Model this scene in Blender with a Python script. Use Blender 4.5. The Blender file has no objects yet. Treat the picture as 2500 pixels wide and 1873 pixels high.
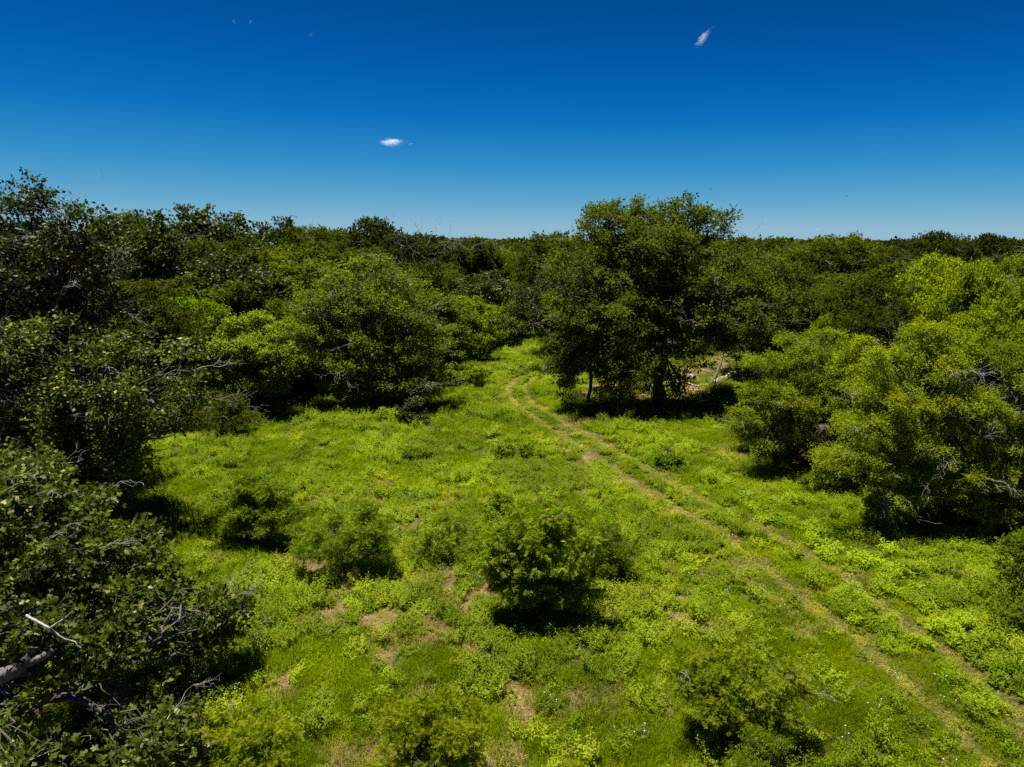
import bpy, math, random
import numpy as np
from mathutils import Vector

# ------------------------------------------------------------------ camera, sky, sun, exposure
sc = bpy.context.scene
COL = sc.collection
H = 11.5                                   # height of the viewpoint above the meadow
PITCH = math.radians(11.3)
F = 1733.0                                 # focal length in photo pixels (2500 wide)
cam = bpy.data.objects.new('camera', bpy.data.cameras.new('camera'))
COL.objects.link(cam)
cam.data.sensor_width = 36.0
cam.data.lens = 36.0 * F / 2500.0
cam.data.clip_start = 0.1
cam.data.clip_end = 20000
cam.location = (0, 0, H)
cam.rotation_euler = (math.radians(90) - PITCH, 0, 0)
sc.camera = cam

SUN_EL, SUN_AZ = 76.0, -50.0                # degrees; azimuth from straight ahead (+Y), minus = to the left
world = bpy.data.worlds.new('World'); sc.world = world
world.use_nodes = True
wt = world.node_tree; wt.nodes.clear()
sky = wt.nodes.new('ShaderNodeTexSky'); sky.sky_type = 'NISHITA'
sky.sun_disc = False
sky.sun_elevation = math.radians(SUN_EL)
sky.sun_rotation = math.radians(SUN_AZ)
sky.altitude = 300; sky.air_density = 1.0; sky.dust_density = 0.0; sky.ozone_density = 1.0
EXPOSURE = 1.3
SKY_STRENGTH = 0.06
# the deep polarised blue of the photograph: the Nishita sky's own brightness, re-coloured
sep = wt.nodes.new('ShaderNodeSeparateColor'); wt.links.new(sky.outputs[0], sep.inputs[0])
mul = wt.nodes.new('ShaderNodeMath'); mul.operation = 'MULTIPLY'; mul.inputs[1].default_value = 0.05; wt.links.new(sep.outputs[0], mul.inputs[0])
rmp = wt.nodes.new('ShaderNodeValToRGB'); els = rmp.color_ramp.elements
STOPS = [(.05, (0, .042, .180)), (.102, (0, .070, .275)), (.130, (.001, .112, .43)), (.161, (.003, .165, .51)), (.222, (.034, .28, .585)), (.32, (.14, .405, .62)), (.40, (.27, .48, .63)), (.55, (.36, .54, .64))]
els[0].position = STOPS[0][0]; els[0].color = (*STOPS[0][1], 1); els[1].position = STOPS[-1][0]; els[1].color = (*STOPS[-1][1], 1)
for p_, c_ in STOPS[1:-1]:
    e_ = els.new(p_); e_.color = (*c_, 1)
wt.links.new(mul.outputs[0], rmp.inputs[0])
vm = wt.nodes.new('ShaderNodeVectorMath'); vm.operation = 'SCALE'; vm.inputs['Scale'].default_value = 1.0 / (SKY_STRENGTH * 2 ** EXPOSURE)
wt.links.new(rmp.outputs[0], vm.inputs[0])
bgn = wt.nodes.new('ShaderNodeBackground'); bgn.inputs[1].default_value = SKY_STRENGTH
wo = wt.nodes.new('ShaderNodeOutputWorld')
wt.links.new(vm.outputs[0], bgn.inputs[0]); wt.links.new(bgn.outputs[0], wo.inputs[0])

sl = bpy.data.lights.new('sun', 'SUN'); sun = bpy.data.objects.new('sun', sl); COL.objects.link(sun)
sl.energy = 5.0; sl.angle = math.radians(0.53); sl.color = (1.0, 0.955, 0.87)
e, a = math.radians(SUN_EL), math.radians(SUN_AZ)
sd = Vector((math.sin(a) * math.cos(e), math.cos(a) * math.cos(e), math.sin(e)))
sun.rotation_euler = sd.to_track_quat('Z', 'Y').to_euler()
sun.location = (0, 0, 60)

sc.view_settings.view_transform = 'Standard'
sc.view_settings.look = 'None'
sc.view_settings.exposure = EXPOSURE
sc.view_settings.gamma = 1.0
sc.view_settings.use_curve_mapping = False
sc.render.engine = 'CYCLES'
sc.cycles.max_bounces = 6; sc.cycles.diffuse_bounces = 3; sc.cycles.transmission_bounces = 4
sc.cycles.glossy_bounces = 2; sc.cycles.transparent_max_bounces = 6; sc.cycles.volume_bounces = 3
sc.cycles.use_denoising = False
sc.cycles.volume_step_rate = 0.5; sc.cycles.volume_max_steps = 256
sc.cycles.sample_clamp_indirect = 4.0
sc.render.film_transparent = False

# ------------------------------------------------------------------ helpers
R = np.random.default_rng(7)
K = 2500.0 / 2212.0                        # a working sheet of the photo was 2212 wide
CT, ST = math.cos(PITCH), math.sin(PITCH)

def ray(dx, dy):
    u = (dx * K - 1250.0) / F; v = (936.5 - dy * K) / F
    return np.array([u, CT + v * ST, -ST + v * CT])
def fbm_grid(seed, n=256):
    return np.random.default_rng(seed).random((n, n))
_G = {}
def vnoise(x, y, scale, seed=0, octs=3):
    x = np.asarray(x, float); y = np.asarray(y, float)
    out = np.zeros(np.broadcast(x, y).shape); amp = 1.0; tot = 0
    for o in range(octs):
        g = _G.setdefault((seed, o), fbm_grid(seed * 17 + o + 1))
        fx = x / scale * 2 ** o + 91.3 * o; fy = y / scale * 2 ** o + 37.7 * o
        ix = np.floor(fx).astype(int); iy = np.floor(fy).astype(int)
        tx = fx - ix; ty = fy - iy
        tx = tx * tx * (3 - 2 * tx); ty = ty * ty * (3 - 2 * ty)
        a0 = g[ix % 256, iy % 256]; a1 = g[(ix + 1) % 256, iy % 256]
        b0 = g[ix % 256, (iy + 1) % 256]; b1 = g[(ix + 1) % 256, (iy + 1) % 256]
        out += amp * ((a0 * (1 - tx) + a1 * tx) * (1 - ty) + (b0 * (1 - tx) + b1 * tx) * ty)
        tot += amp; amp *= 0.5
    return out / tot
def hz(x, y):
    d = np.hypot(x, y)
    fade = np.clip(1 - (d - 150) / 100, 0, 1)
    return ((vnoise(x, y, 9.0, 5, 3) - 0.5) * 0.5 + (vnoise(x, y, 1.6, 6, 2) - 0.5) * 0.14) * fade
def ground(dx, dy):
    """the point of the meadow seen at (dx, dy) on the working sheet"""
    r = ray(dx, dy); t = H / -r[2]
    return r[0] * t, r[1] * t
def at(dx, dy, Y):
    r = ray(dx, dy); t = Y / r[1]
    return np.array([r[0] * t, Y, H + r[2] * t])
def scale_at(Y, z=4.0):
    """metres per working-sheet pixel at distance Y"""
    return (Y * CT + (H - z) * ST) * K / F
def norm(v):
    return v / np.maximum(np.linalg.norm(v, axis=-1, keepdims=True), 1e-9)

def mesh(name, verts, faces, mats=(), tint=None, smooth=False, mat_idx=None):
    """faces: list of int arrays (n x k)"""
    me = bpy.data.meshes.new(name)
    verts = np.asarray(verts, np.float32).reshape(-1, 3)
    faces = [np.asarray(f, np.int32) for f in faces if len(f)]
    me.vertices.add(len(verts)); me.vertices.foreach_set('co', verts.ravel())
    loops = np.concatenate([f.ravel() for f in faces])
    tot = np.concatenate([np.full(len(f), f.shape[1], np.int32) for f in faces])
    start = np.concatenate([[0], np.cumsum(tot)[:-1]]).astype(np.int32)
    me.loops.add(len(loops)); me.loops.foreach_set('vertex_index', loops)
    me.polygons.add(len(tot)); me.polygons.foreach_set('loop_start', start)
    me.polygons.foreach_set('loop_total', tot)
    if smooth: me.polygons.foreach_set('use_smooth', np.ones(len(tot), bool))
    if mat_idx is not None: me.polygons.foreach_set('material_index', np.asarray(mat_idx, np.int32))
    if tint is not None:
        at_ = me.attributes.new('tint', 'FLOAT', 'POINT'); at_.data.foreach_set('value', np.asarray(tint, np.float32))
    me.update(calc_edges=True)
    for m in mats: me.materials.append(m)
    return me
def link(name, me, parent=None, loc=None):
    o = bpy.data.objects.new(name, me); COL.objects.link(o)
    if parent is not None: o.parent = parent
    if loc is not None: o.location = loc
    return o
def tag(o, label=None, cat=None, group=None, kind=None):
    for k, v in (('label', label), ('category', cat), ('group', group), ('kind', kind)):
        if v: o[k] = v
    return o

def tubes(P, Rr, sides=4):
    """P: M x K x 3 paths, Rr: M x K radii -> verts, quads (all paths at once)"""
    P = np.asarray(P, float); Rr = np.asarray(Rr, float)
    M, Kp, _ = P.shape
    T = norm(np.gradient(P, axis=1))
    ref = np.where(np.abs(T[..., 2:3]) > 0.8, np.array([1.0, 0.1, 0]), np.array([0.1, 0.05, 1.0]))
    U = norm(np.cross(T, ref)); V = np.cross(T, U)
    ang = np.arange(sides) / sides * 2 * math.pi
    ring = P[:, :, None, :] + Rr[:, :, None, None] * (U[:, :, None, :] * np.cos(ang)[None, None, :, None] + V[:, :, None, :] * np.sin(ang)[None, None, :, None])
    verts = ring.reshape(-1, 3)
    idx = np.arange(M * Kp * sides).reshape(M, Kp, sides)
    a_ = idx[:, :-1, :]; b_ = np.roll(a_, -1, axis=2); d_ = idx[:, 1:, :]; c_ = np.roll(d_, -1, axis=2)
    q = np.stack([a_, b_, c_, d_], -1).reshape(-1, 4)
    return verts, q
class Acc:
    def __init__(s): s.v = []; s.f = {}; s.n = 0; s.t = []
    def add(s, v, f, t=None):
        s.v.append(v); s.f.setdefault(f.shape[1], []).append(f + s.n); s.n += len(v)
        s.t.append(np.zeros(len(v)) if t is None else t)
    def mesh(s, name, mats, smooth=False):
        return mesh(name, np.concatenate(s.v), [np.concatenate(x) for x in s.f.values()], mats, np.concatenate(s.t), smooth)

def bent(A, B, k, wob, rng, sag=0.0):
    """M x k x 3 wandering paths from A to B"""
    A = np.asarray(A, float); B = np.asarray(B, float); M = len(A)
    t = np.linspace(0, 1, k)[None, :, None]
    P = A[:, None] * (1 - t) + B[:, None] * t
    L = np.linalg.norm(B - A, axis=1)[:, None, None]
    n = sum(rng.normal(size=(M, 1, 3)) * w_ * np.sin(math.pi * j * t) for j, w_ in ((1, 1.1), (2, .8), (3, .55), (5, .22))) * wob * L
    n[:, :, 2] += (sag * L * np.sin(math.pi * t))[:, :, 0]
    return P + n

T_RHOMB = (np.array([[0, 0, 0], [.5, .5, .10], [1, 0, -.10], [.5, -.5, .10]]), np.array([[0, 1, 2], [0, 2, 3]]))
T_LEAF5 = (np.array([[0, 0, 0], [.55, .42, .10], [1, .14, -.05], [1, -.14, -.05], [.5, -.45, .10]]), np.array([[0, 1, 2], [0, 2, 3], [0, 3, 4]]))
T_OAK = (np.array([[0, 0, 0], [.30, .10, .02], [.46, .42, .08], [.64, .40, .06], [.66, .15, 0], [.92, .26, -.05], [1, 0, -.10],
                   [.92, -.26, -.05], [.66, -.15, 0], [.64, -.40, .06], [.46, -.42, .08], [.30, -.10, .02]]),
         np.array([[0, 1, 11], [1, 2, 3], [1, 3, 4], [1, 4, 8], [1, 8, 11], [4, 5, 6], [4, 6, 8], [8, 6, 7], [8, 9, 11], [9, 10, 11]]))
# a compound leaf: narrow leaflets either side of a stalk
def _feather(n=4):
    v = []; f = []
    for i in range(n):
        x = 0.15 + 0.75 * i / (n - 1)
        for s in (1, -1):
            b = len(v); v += [[x - .04, 0, -.15 * x], [x + .14, s * .5, -.10 - .15 * x], [x + .19, s * .05, -.15 * x]]
            f.append([b, b + 1, b + 2])
    return np.array(v), np.array(f)
T_FEATHER = _feather(4)
T_FEATHER3 = _feather(3)

def leaves(C, D, N, L, W, tmpl, tint):
    D = norm(D); V = norm(np.cross(N, D)); N2 = np.cross(D, V)
    tv, tf = tmpl; n = len(C); k = len(tv)
    L = np.asarray(L).reshape(-1, 1, 1) * np.ones((n, 1, 1)); W = np.asarray(W).reshape(-1, 1, 1) * np.ones((n, 1, 1))
    P = C[:, None] + D[:, None] * tv[None, :, 0:1] * L + V[:, None] * tv[None, :, 1:2] * W + N2[:, None] * tv[None, :, 2:3] * L
    f = tf[None] + (np.arange(n) * k)[:, None, None]
    return P.reshape(-1, 3), f.reshape(-1, tf.shape[1]), np.repeat(tint, k)

# ------------------------------------------------------------------ materials
def mat(name):
    m = bpy.data.materials.new(name); m.use_nodes = True; m.node_tree.nodes.clear(); return m, m.node_tree
def foliage(name, c1, c2, trans, tf=0.35, rough=0.5, spec=0.3, warm=None, inst=False):
    m, t = mat(name); N = t.nodes; Lk = t.links.new
    out = N.new('ShaderNodeOutputMaterial')
    at_ = N.new('ShaderNodeAttribute'); at_.attribute_name = 'tint'
    ramp = N.new('ShaderNodeValToRGB')
    ramp.color_ramp.elements[0].color = (*c1, 1); ramp.color_ramp.elements[1].color = (*c2, 1)
    ramp.color_ramp.elements[0].position = 0.0; ramp.color_ramp.elements[1].position = 0.9
    if warm:
        el = ramp.color_ramp.elements.new(0.97); el.color = (*warm, 1)
    src = at_.outputs['Fac']
    if inst:
        a2 = N.new('ShaderNodeAttribute'); a2.attribute_type = 'INSTANCER'; a2.attribute_name = 'vary'
        mx = N.new('ShaderNodeMath'); mx.operation = 'MULTIPLY_ADD'; Lk(a2.outputs['Fac'], mx.inputs[0]); mx.inputs[1].default_value = 0.55
        m2 = N.new('ShaderNodeMath'); m2.operation = 'MULTIPLY'; Lk(at_.outputs['Fac'], m2.inputs[0]); m2.inputs[1].default_value = 0.42
        Lk(m2.outputs[0], mx.inputs[2]); src = mx.outputs[0]
    Lk(src, ramp.inputs[0])
    oi = N.new('ShaderNodeObjectInfo')
    hs = N.new('ShaderNodeHueSaturation')
    mr = N.new('ShaderNodeMapRange'); Lk(oi.outputs['Random'], mr.inputs[0]); mr.inputs[3].default_value = 0.484; mr.inputs[4].default_value = 0.498
    mv = N.new('ShaderNodeMapRange'); Lk(oi.outputs['Random'], mv.inputs[0]); mv.inputs[3].default_value = 1.28; mv.inputs[4].default_value = 0.74
    Lk(mr.outputs[0], hs.inputs['Hue']); Lk(mv.outputs[0], hs.inputs['Value']); Lk(ramp.outputs[0], hs.inputs['Color'])
    p = N.new('ShaderNodeBsdfPrincipled'); p.inputs['Roughness'].default_value = rough
    p.inputs['Specular IOR Level'].default_value = spec
    Lk(hs.outputs[0], p.inputs['Base Color'])
    tr = N.new('ShaderNodeBsdfTranslucent')
    mm = N.new('ShaderNodeMix'); mm.data_type = 'RGBA'; mm.blend_type = 'MULTIPLY'; mm.inputs[0].default_value = 1.0
    Lk(hs.outputs[0], mm.inputs[6]); mm.inputs[7].default_value = (*trans, 1); Lk(mm.outputs[2], tr.inputs[0])
    mix = N.new('ShaderNodeMixShader'); mix.inputs[0].default_value = tf
    Lk(p.outputs[0], mix.inputs[1]); Lk(tr.outputs[0], mix.inputs[2]); Lk(mix.outputs[0], out.inputs[0])
    return m
def bark(name, c1, c2, sc_=9.0, bump=0.6):
    m, t = mat(name); N = t.nodes; Lk = t.links.new
    out = N.new('ShaderNodeOutputMaterial'); p = N.new('ShaderNodeBsdfPrincipled'); p.inputs['Roughness'].default_value = 0.85
    tc = N.new('ShaderNodeTexCoord'); mp = N.new('ShaderNodeMapping'); mp.inputs['Scale'].default_value = (1, 1, 0.25)
    Lk(tc.outputs['Object'], mp.inputs[0])
    ns = N.new('ShaderNodeTexNoise'); ns.inputs['Scale'].default_value = sc_; ns.inputs['Detail'].default_value = 6; Lk(mp.outputs[0], ns.inputs[0])
    rp = N.new('ShaderNodeValToRGB'); rp.color_ramp.elements[0].position = 0.35; rp.color_ramp.elements[1].position = 0.68
    rp.color_ramp.elements[0].color = (*c1, 1); rp.color_ramp.elements[1].color = (*c2, 1)
    Lk(ns.outputs[0], rp.inputs[0]); Lk(rp.outputs[0], p.inputs['Base Color'])
    bp = N.new('ShaderNodeBump'); bp.inputs['Strength'].default_value = bump; bp.inputs['Distance'].default_value = 0.05
    Lk(ns.outputs[0], bp.inputs['Height']); Lk(bp.outputs[0], p.inputs['Normal']); Lk(p.outputs[0], out.inputs[0])
    return m
TR = (1.9, 2.35, 0.3)
M_OAK = foliage('oak leaf', (.011, .022, .0005), (.092, .122, .006), TR, .26, .5, .15, warm=(.22, .23, .07))
M_OAKD = foliage('oak leaf dark', (.009, .017, .0005), (.048, .068, .004), TR, .22, .5, .18, warm=(.14, .16, .04))
M_ELM = foliage('elm leaf', (.030, .044, .0008), (.088, .106, .001), TR, .36, .6, .05, warm=(.11, .13, .012))
M_MESQ = foliage('mesquite leaf', (.076, .106, .0008), (.172, .198, .002), TR, .44, .6, .05, warm=(.24, .22, .006))
M_PALE = foliage('pale mesquite leaf', (.100, .136, .006), (.200, .232, .018), TR, .42, .6, .12)
M_BRIGHT = foliage('thicket leaf', (.060, .100, .0003), (.130, .178, .001), TR, .42, .6, .05)
M_BUSH = foliage('bush leaf', (.064, .108, .0003), (.150, .205, .0008), TR, .42, .5, .12, warm=(.24, .20, .006))
M_LOOSE = foliage('loose tree leaf', (.078, .108, .0005), (.180, .206, .003), TR, .44, .55, .08, warm=(.16, .19, .02))
M_FOREST = foliage('woodland leaf', (.026, .038, .0003), (.078, .092, .001), TR, .34, .7, .03)
M_OLIVE = foliage('olive woodland leaf', (.018, .026, .0005), (.052, .060, .001), TR, .32, .7, .03)
M_BARK = bark('grey brown bark', (.05, .04, .032), (.17, .145, .12))
M_BARKD = bark('dark bark', (.030, .025, .02), (.095, .08, .065))
M_DEAD = bark('weathered dead wood', (.17, .15, .135), (.38, .36, .34), 14.0, .4)
M_LOG = bark('weathered log', (.09, .068, .05), (.30, .26, .215), 7.0, .9)
M_DLEAF = foliage('dead red brown leaf', (.20, .05, .015), (.30, .09, .03), (1, 1, 1), .2, .7, .1)
M_CACTUS = foliage('cactus pad skin', (.05, .10, .035), (.13, .20, .08), (1, 1, .6), .05, .5, .4)

# ------------------------------------------------------------------ tree maker
DENS = 0.72
def tree_meshes(name, lobes, base, fork, tr, rng, leafmat, barkmat, sub_r=0.75, sub_gap=0.85, twigs=8, lpt=10,
                L=0.12, W=0.08, tmpl=T_RHOMB, flat=0.6, droop=0.0, dead=0, deadlen=1.0, down=0.35, fill=0.5, limb_r=0.42, stems=None, core=0.62, split=False, holes=.44, deadz=.35):
    """lobes: n x 6 world ellipsoids; returns trunk, crown and dead wood meshes relative to base"""
    base = np.array(base, float); fork = np.array(fork, float)
    lobes = np.asarray(lobes, float); wood = Acc(); crown = Acc(); dw = Acc()
    k = 9
    if stems is None:
        pth = bent([base - [0, 0, .15]], [fork], k, 0.03, rng)
        rr = tr * (1 - 0.35 * np.linspace(0, 1, k)) ; rr[0] *= 1.7; rr[1] *= 1.2
        wood.add(*tubes(pth, rr[None], 12))
    # limbs
    nl = len(lobes)
    C = lobes[:, :3]; RR = lobes[:, 3:]
    if stems is None:
        starts = np.repeat(fork[None], nl, 0) - np.c_[np.zeros(nl), np.zeros(nl), rng.random(nl) * 0.25 * max(fork[2] - base[2], .1)]
    else:
        ang = rng.random(nl) * 6.283
        starts = np.repeat(base[None], nl, 0) + np.c_[np.cos(ang) * stems, np.sin(ang) * stems, np.full(nl, -.1)]
    ends = C - np.c_[np.zeros(nl), np.zeros(nl), RR[:, 2] * 0.35]
    lp = bent(starts, ends, 10, 0.055, rng, 0.10)
    lsz = np.clip(RR.mean(1) / RR.mean(), 0.6, 1.5)
    lr = tr * limb_r * lsz[:, None] * (1 - 0.72 * np.linspace(0, 1, 10))[None]
    wood.add(*tubes(lp, lr, 7))
    # sub clusters
    SC = []; SL = []; SN = []
    for i in range(nl):
        c, r = C[i], RR[i]
        area = 4 * math.pi * (r.mean() ** 2)
        n = max(5, int(area / (sub_gap ** 2) * (1 + fill) * DENS))
        d = norm(rng.normal(size=(n * 2, 3)))
        keep = (d[:, 2] > -0.15) | (rng.random(len(d)) < down)
        d = d[keep][:n]
        f_ = 1 - rng.random(len(d)) ** 1.3 * 0.55
        f_ *= 1 + (vnoise(d[:, 0] * 3 + i * 9, d[:, 1] * 3 + d[:, 2] * 5, 1.0, 11, 2) - .5) * 0.85
        p = c + d * r * f_[:, None]
        ok = np.ones(len(p), bool)
        for j in range(nl):
            if j != i:
                ok &= (((p - C[j]) / (RR[j] * core)) ** 2).sum(1) > 1
        ok &= p[:, 2] > base[2] + sub_r * 0.5
        hs = max(sub_r * 1.9, .5)
        hole = (vnoise(p[:, 0] + 3 * p[:, 2], p[:, 1] - 2 * p[:, 2], hs, 71, 2) + vnoise(p[:, 0] - p[:, 1] * .5, p[:, 2] * 1.6, hs, 72, 2)) * .5
        ok &= hole > holes
        p, d = p[ok], d[ok]
        SC.append(p); SL.append(np.full(len(p), i)); SN.append(d)
    S = np.concatenate(SC); SL = np.concatenate(SL); SD = np.concatenate(SN)
    t = np.clip(rng.random(len(S)) * 0.55 + 0.42, 0, 1) * 9
    ti = np.floor(t).astype(int).clip(0, 8); tf_ = (t - ti)[:, None]
    st = lp[SL, ti] * (1 - tf_) + lp[SL, ti + 1] * tf_
    # second order branches
    bl = np.linalg.norm(S - st, axis=1)
    bp = bent(st, S, 6, 0.08, rng, 0.06)
    br = (0.004 + .009 * sub_r + 0.010 * bl * min(1, .35 + sub_r))[:, None] * (1 - 0.7 * np.linspace(0, 1, 6))[None]
    wood.add(*tubes(bp, br, 4))
    # twigs
    M = len(S)
    td = norm(rng.normal(size=(M, twigs, 3)) + SD[:, None] * 0.75 + np.array([0, 0, .25 - droop]))
    tl = sub_r * (0.45 + 0.75 * rng.random((M, twigs, 1)))
    tip = S[:, None] + td * tl * np.array([1.12, 1.12, 0.55])
    tp = bent(np.repeat(S, twigs, 0), tip.reshape(-1, 3), 3, 0.06, rng)
    wood.add(*tubes(tp, np.repeat(np.array([[.010, .007, .004]]), len(tp), 0) * (0.15 + sub_r * .9), 3))
    # leaves
    q = rng.random((len(tp), lpt, 1)) * 0.85 + 0.25
    A_ = tp[:, 0][:, None]; B_ = tp[:, 2][:, None]
    P = A_ * (1 - q) + B_ * q + rng.normal(size=(len(tp), lpt, 3)) * sub_r * 0.13
    D = norm(norm(B_ - A_) * 0.8 + rng.normal(size=P.shape) * 0.75 + np.array([0, 0, -droop]))
    Nn = norm(rng.normal(size=P.shape) * (1 - flat) + np.array([0, 0, flat]) + SD.repeat(twigs, 0)[:, None] * 0.25)
    P = P.reshape(-1, 3); D = D.reshape(-1, 3); Nn = Nn.reshape(-1, 3); n = len(P)
    ct = np.clip(rng.normal(.45, .17, M), 0, .85)
    tint = np.clip(ct.repeat(twigs * lpt) + rng.normal(0, .12, n), 0, .88)
    w_ = rng.random(n) < 0.05; tint[w_] = 1.0
    sz = 0.65 + 0.7 * rng.random(n)
    crown.add(*leaves(P, D, Nn, L * sz, W * sz, tmpl, tint))
    # dead, leafless twigs poking out: each one its own branch with side twigs
    dead_l = []
    if dead:
        ii = rng.choice(len(S), dead)
        s0 = S[ii]
        dd = norm((SD[ii] + rng.normal(size=(dead, 3)) * .6) * [1, 1, deadz])
        e0 = s0 + dd * deadlen * (0.6 + .8 * rng.random((dead, 1)))
        p0 = bent(s0, e0, 5, .07, rng); own = np.arange(dead)
        lv = [(p0, np.repeat([[.022, .018, .014, .010, .006]], dead, 0) * (0.25 + deadlen * .35), own, 4)]
        for lev, (cnt, ln, rad) in enumerate(((4, .55, .009), (3, .3, .006))):
            s1 = np.repeat(p0, cnt, 0); own = np.repeat(own, cnt); k_ = rng.integers(1, p0.shape[1], len(s1))
            s_ = s1[np.arange(len(s1)), k_]; dir0 = norm(s1[:, -1] - s1[:, 0])
            e_ = s_ + norm(dir0 + rng.normal(size=s_.shape) * .55) * deadlen * ln * (0.6 + .8 * rng.random((len(s_), 1)))
            p0 = bent(s_, e_, 4, .08, rng); lv.append((p0, np.repeat([[rad, rad * .8, rad * .6, rad * .35]], len(p0), 0) * (0.25 + deadlen * .35), own, 3))
        for i in (range(dead) if split else [None]):
            acc = Acc()
            for P_, R_, o_, sd_ in lv:
                sel = slice(None) if i is None else o_ == i
                v, f = tubes(P_[sel], R_[sel], sd_); acc.add(v - base, f)
            dead_l.append(acc.mesh(name + ' dead wood', [M_DEAD]))
    for a_ in (wood, crown): a_.v = [v - base for v in a_.v]
    return [wood.mesh(name + ' wood', [barkmat], True), crown.mesh(name + ' leaves', [leafmat]), dead_l]
def make_thing(kind, meshes, loc, label, cat, group=None, rotz=0.0, s=(1, 1, 1), names=('trunk', 'crown', 'dead_branch')):
    r = bpy.data.objects.new(kind, None); COL.objects.link(r)
    r.empty_display_size = 0.3
    r.location = loc; r.rotation_euler = (0, 0, rotz); r.scale = s
    tag(r, label, cat, group)
    for nm, me in zip(names, meshes[:2]): link(nm, me, r)
    for me in meshes[2]:
        d_ = link('dead_branch' if len(meshes[2]) > 1 else 'dead_twigs', me, r)
        if len(meshes[2]) == 1: d_['kind'] = 'stuff'
    return r

def rlobes(kind, Ht, Rd, rng):
    """random crown lobes round (0,0,0) for the trees that are used more than once"""
    out = []
    if kind == 'oak':
        out.append([0, 0, Ht * .70, Rd * .62, Rd * .62, Ht * .28])
        n = 9
        for i in range(n):
            a_ = i / n * 6.283 + rng.random() * .5; q = .50 + .2 * rng.random()
            out.append([math.cos(a_) * Rd * q, math.sin(a_) * Rd * q, Ht * (.42 + .30 * rng.random()), Rd * .38, Rd * .38, Ht * (.14 + .06 * rng.random())])
        for i in range(4):
            a_ = rng.random() * 6.283
            out.append([math.cos(a_) * Rd * .3, math.sin(a_) * Rd * .3, Ht * (.80 + .08 * rng.random()), Rd * .32, Rd * .32, Ht * .12])
    elif kind == 'mesquite':
        n = 12
        for i in range(n):
            a_ = i / n * 6.283 * 1.6 + rng.random(); q = .12 + .62 * math.sqrt(rng.random())
            zz = Ht * (.86 - .42 * q ** 1.4 + .06 * rng.random())
            out.append([math.cos(a_) * Rd * q, math.sin(a_) * Rd * q, zz, Rd * .36, Rd * .36, Ht * .15])
        for i in range(7):
            a_ = rng.random() * 6.283
            out.append([math.cos(a_) * Rd * .72, math.sin(a_) * Rd * .72, Ht * (.24 + .16 * rng.random()), Rd * .30, Rd * .30, Ht * .14])
    elif kind == 'bush':
        n = 8
        for i in range(n):
            a_ = i / n * 6.283 + rng.random(); q = .2 + .45 * rng.random()
            out.append([math.cos(a_) * Rd * q, math.sin(a_) * Rd * q, Ht * (.42 + .36 * rng.random() - .2 * q), Rd * .40, Rd * .40, Ht * .24])
        out.append([0, 0, Ht * .76, Rd * .38, Rd * .38, Ht * .22])
    return np.array(out)

# ------------------------------------------------------------------ where things are on the ground
def gp(pts, k=K):                          # photo pixels -> ground points
    return np.array([ground(x / k, y / k) for x, y in pts])
RUT_L = gp([(1390, 893), (1335, 903), (1290, 912), (1255, 926), (1236, 945), (1246, 968), (1270, 1000), (1309, 1026), (1346, 1048), (1400, 1078), (1448, 1104),
            (1485, 1130), (1563, 1186), (1636, 1228), (1697, 1270), (1799, 1340), (1925, 1432), (2108, 1576), (2260, 1712), (2400, 1851), (2700, 2150)])
RUT_R = gp([(1400, 906), (1350, 911), (1309, 921), (1280, 946), (1288, 971), (1322, 1000), (1367, 1026), (1418, 1052), (1513, 1104), (1607, 1158), (1716, 1222),
            (1850, 1290), (1962, 1353), (2100, 1440), (2194, 1508), (2280, 1563), (2366, 1637), (2452, 1714), (2700, 1935)])
RUT_A = gp([(1540, 1172), (1580, 1215), (1636, 1276), (1737, 1361), (1825, 1420), (1915, 1490), (2000, 1570), (2120, 1690), (2220, 1790), (2420, 2000)])
FORB = gp([(1800, 1240), (1960, 1300), (2100, 1400), (2200, 1480), (2330, 1580), (2480, 1700), (2600, 1800)])
def seg_dist(x, y, P):
    x = np.asarray(x)[..., None]; y = np.asarray(y)[..., None]
    A_, B_ = P[:-1], P[1:]; D = B_ - A_
    t = np.clip(((x - A_[:, 0]) * D[:, 0] + (y - A_[:, 1]) * D[:, 1]) / ((D ** 2).sum(1) + 1e-9), 0, 1)
    return np.hypot(x - A_[:, 0] - t * D[:, 0], y - A_[:, 1] - t * D[:, 1]).min(-1)
def rutmask(x, y):
    w = vnoise(x, y, 1.3, 21, 2); w2 = vnoise(x, y, 4.0, 22, 2)
    L_ = np.exp(-(seg_dist(x, y, RUT_L) / .36) ** 2); R_ = np.exp(-(seg_dist(x, y, RUT_R) / .34) ** 2)
    A_ = np.exp(-(seg_dist(x, y, RUT_A) / .28) ** 2) * .55
    return np.clip(np.maximum(np.maximum(L_, R_), A_) * np.clip(y / 40, .70, 1.0) * (0.30 + 1.2 * w) * (0.50 + 1.0 * w2), 0, 1)
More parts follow.
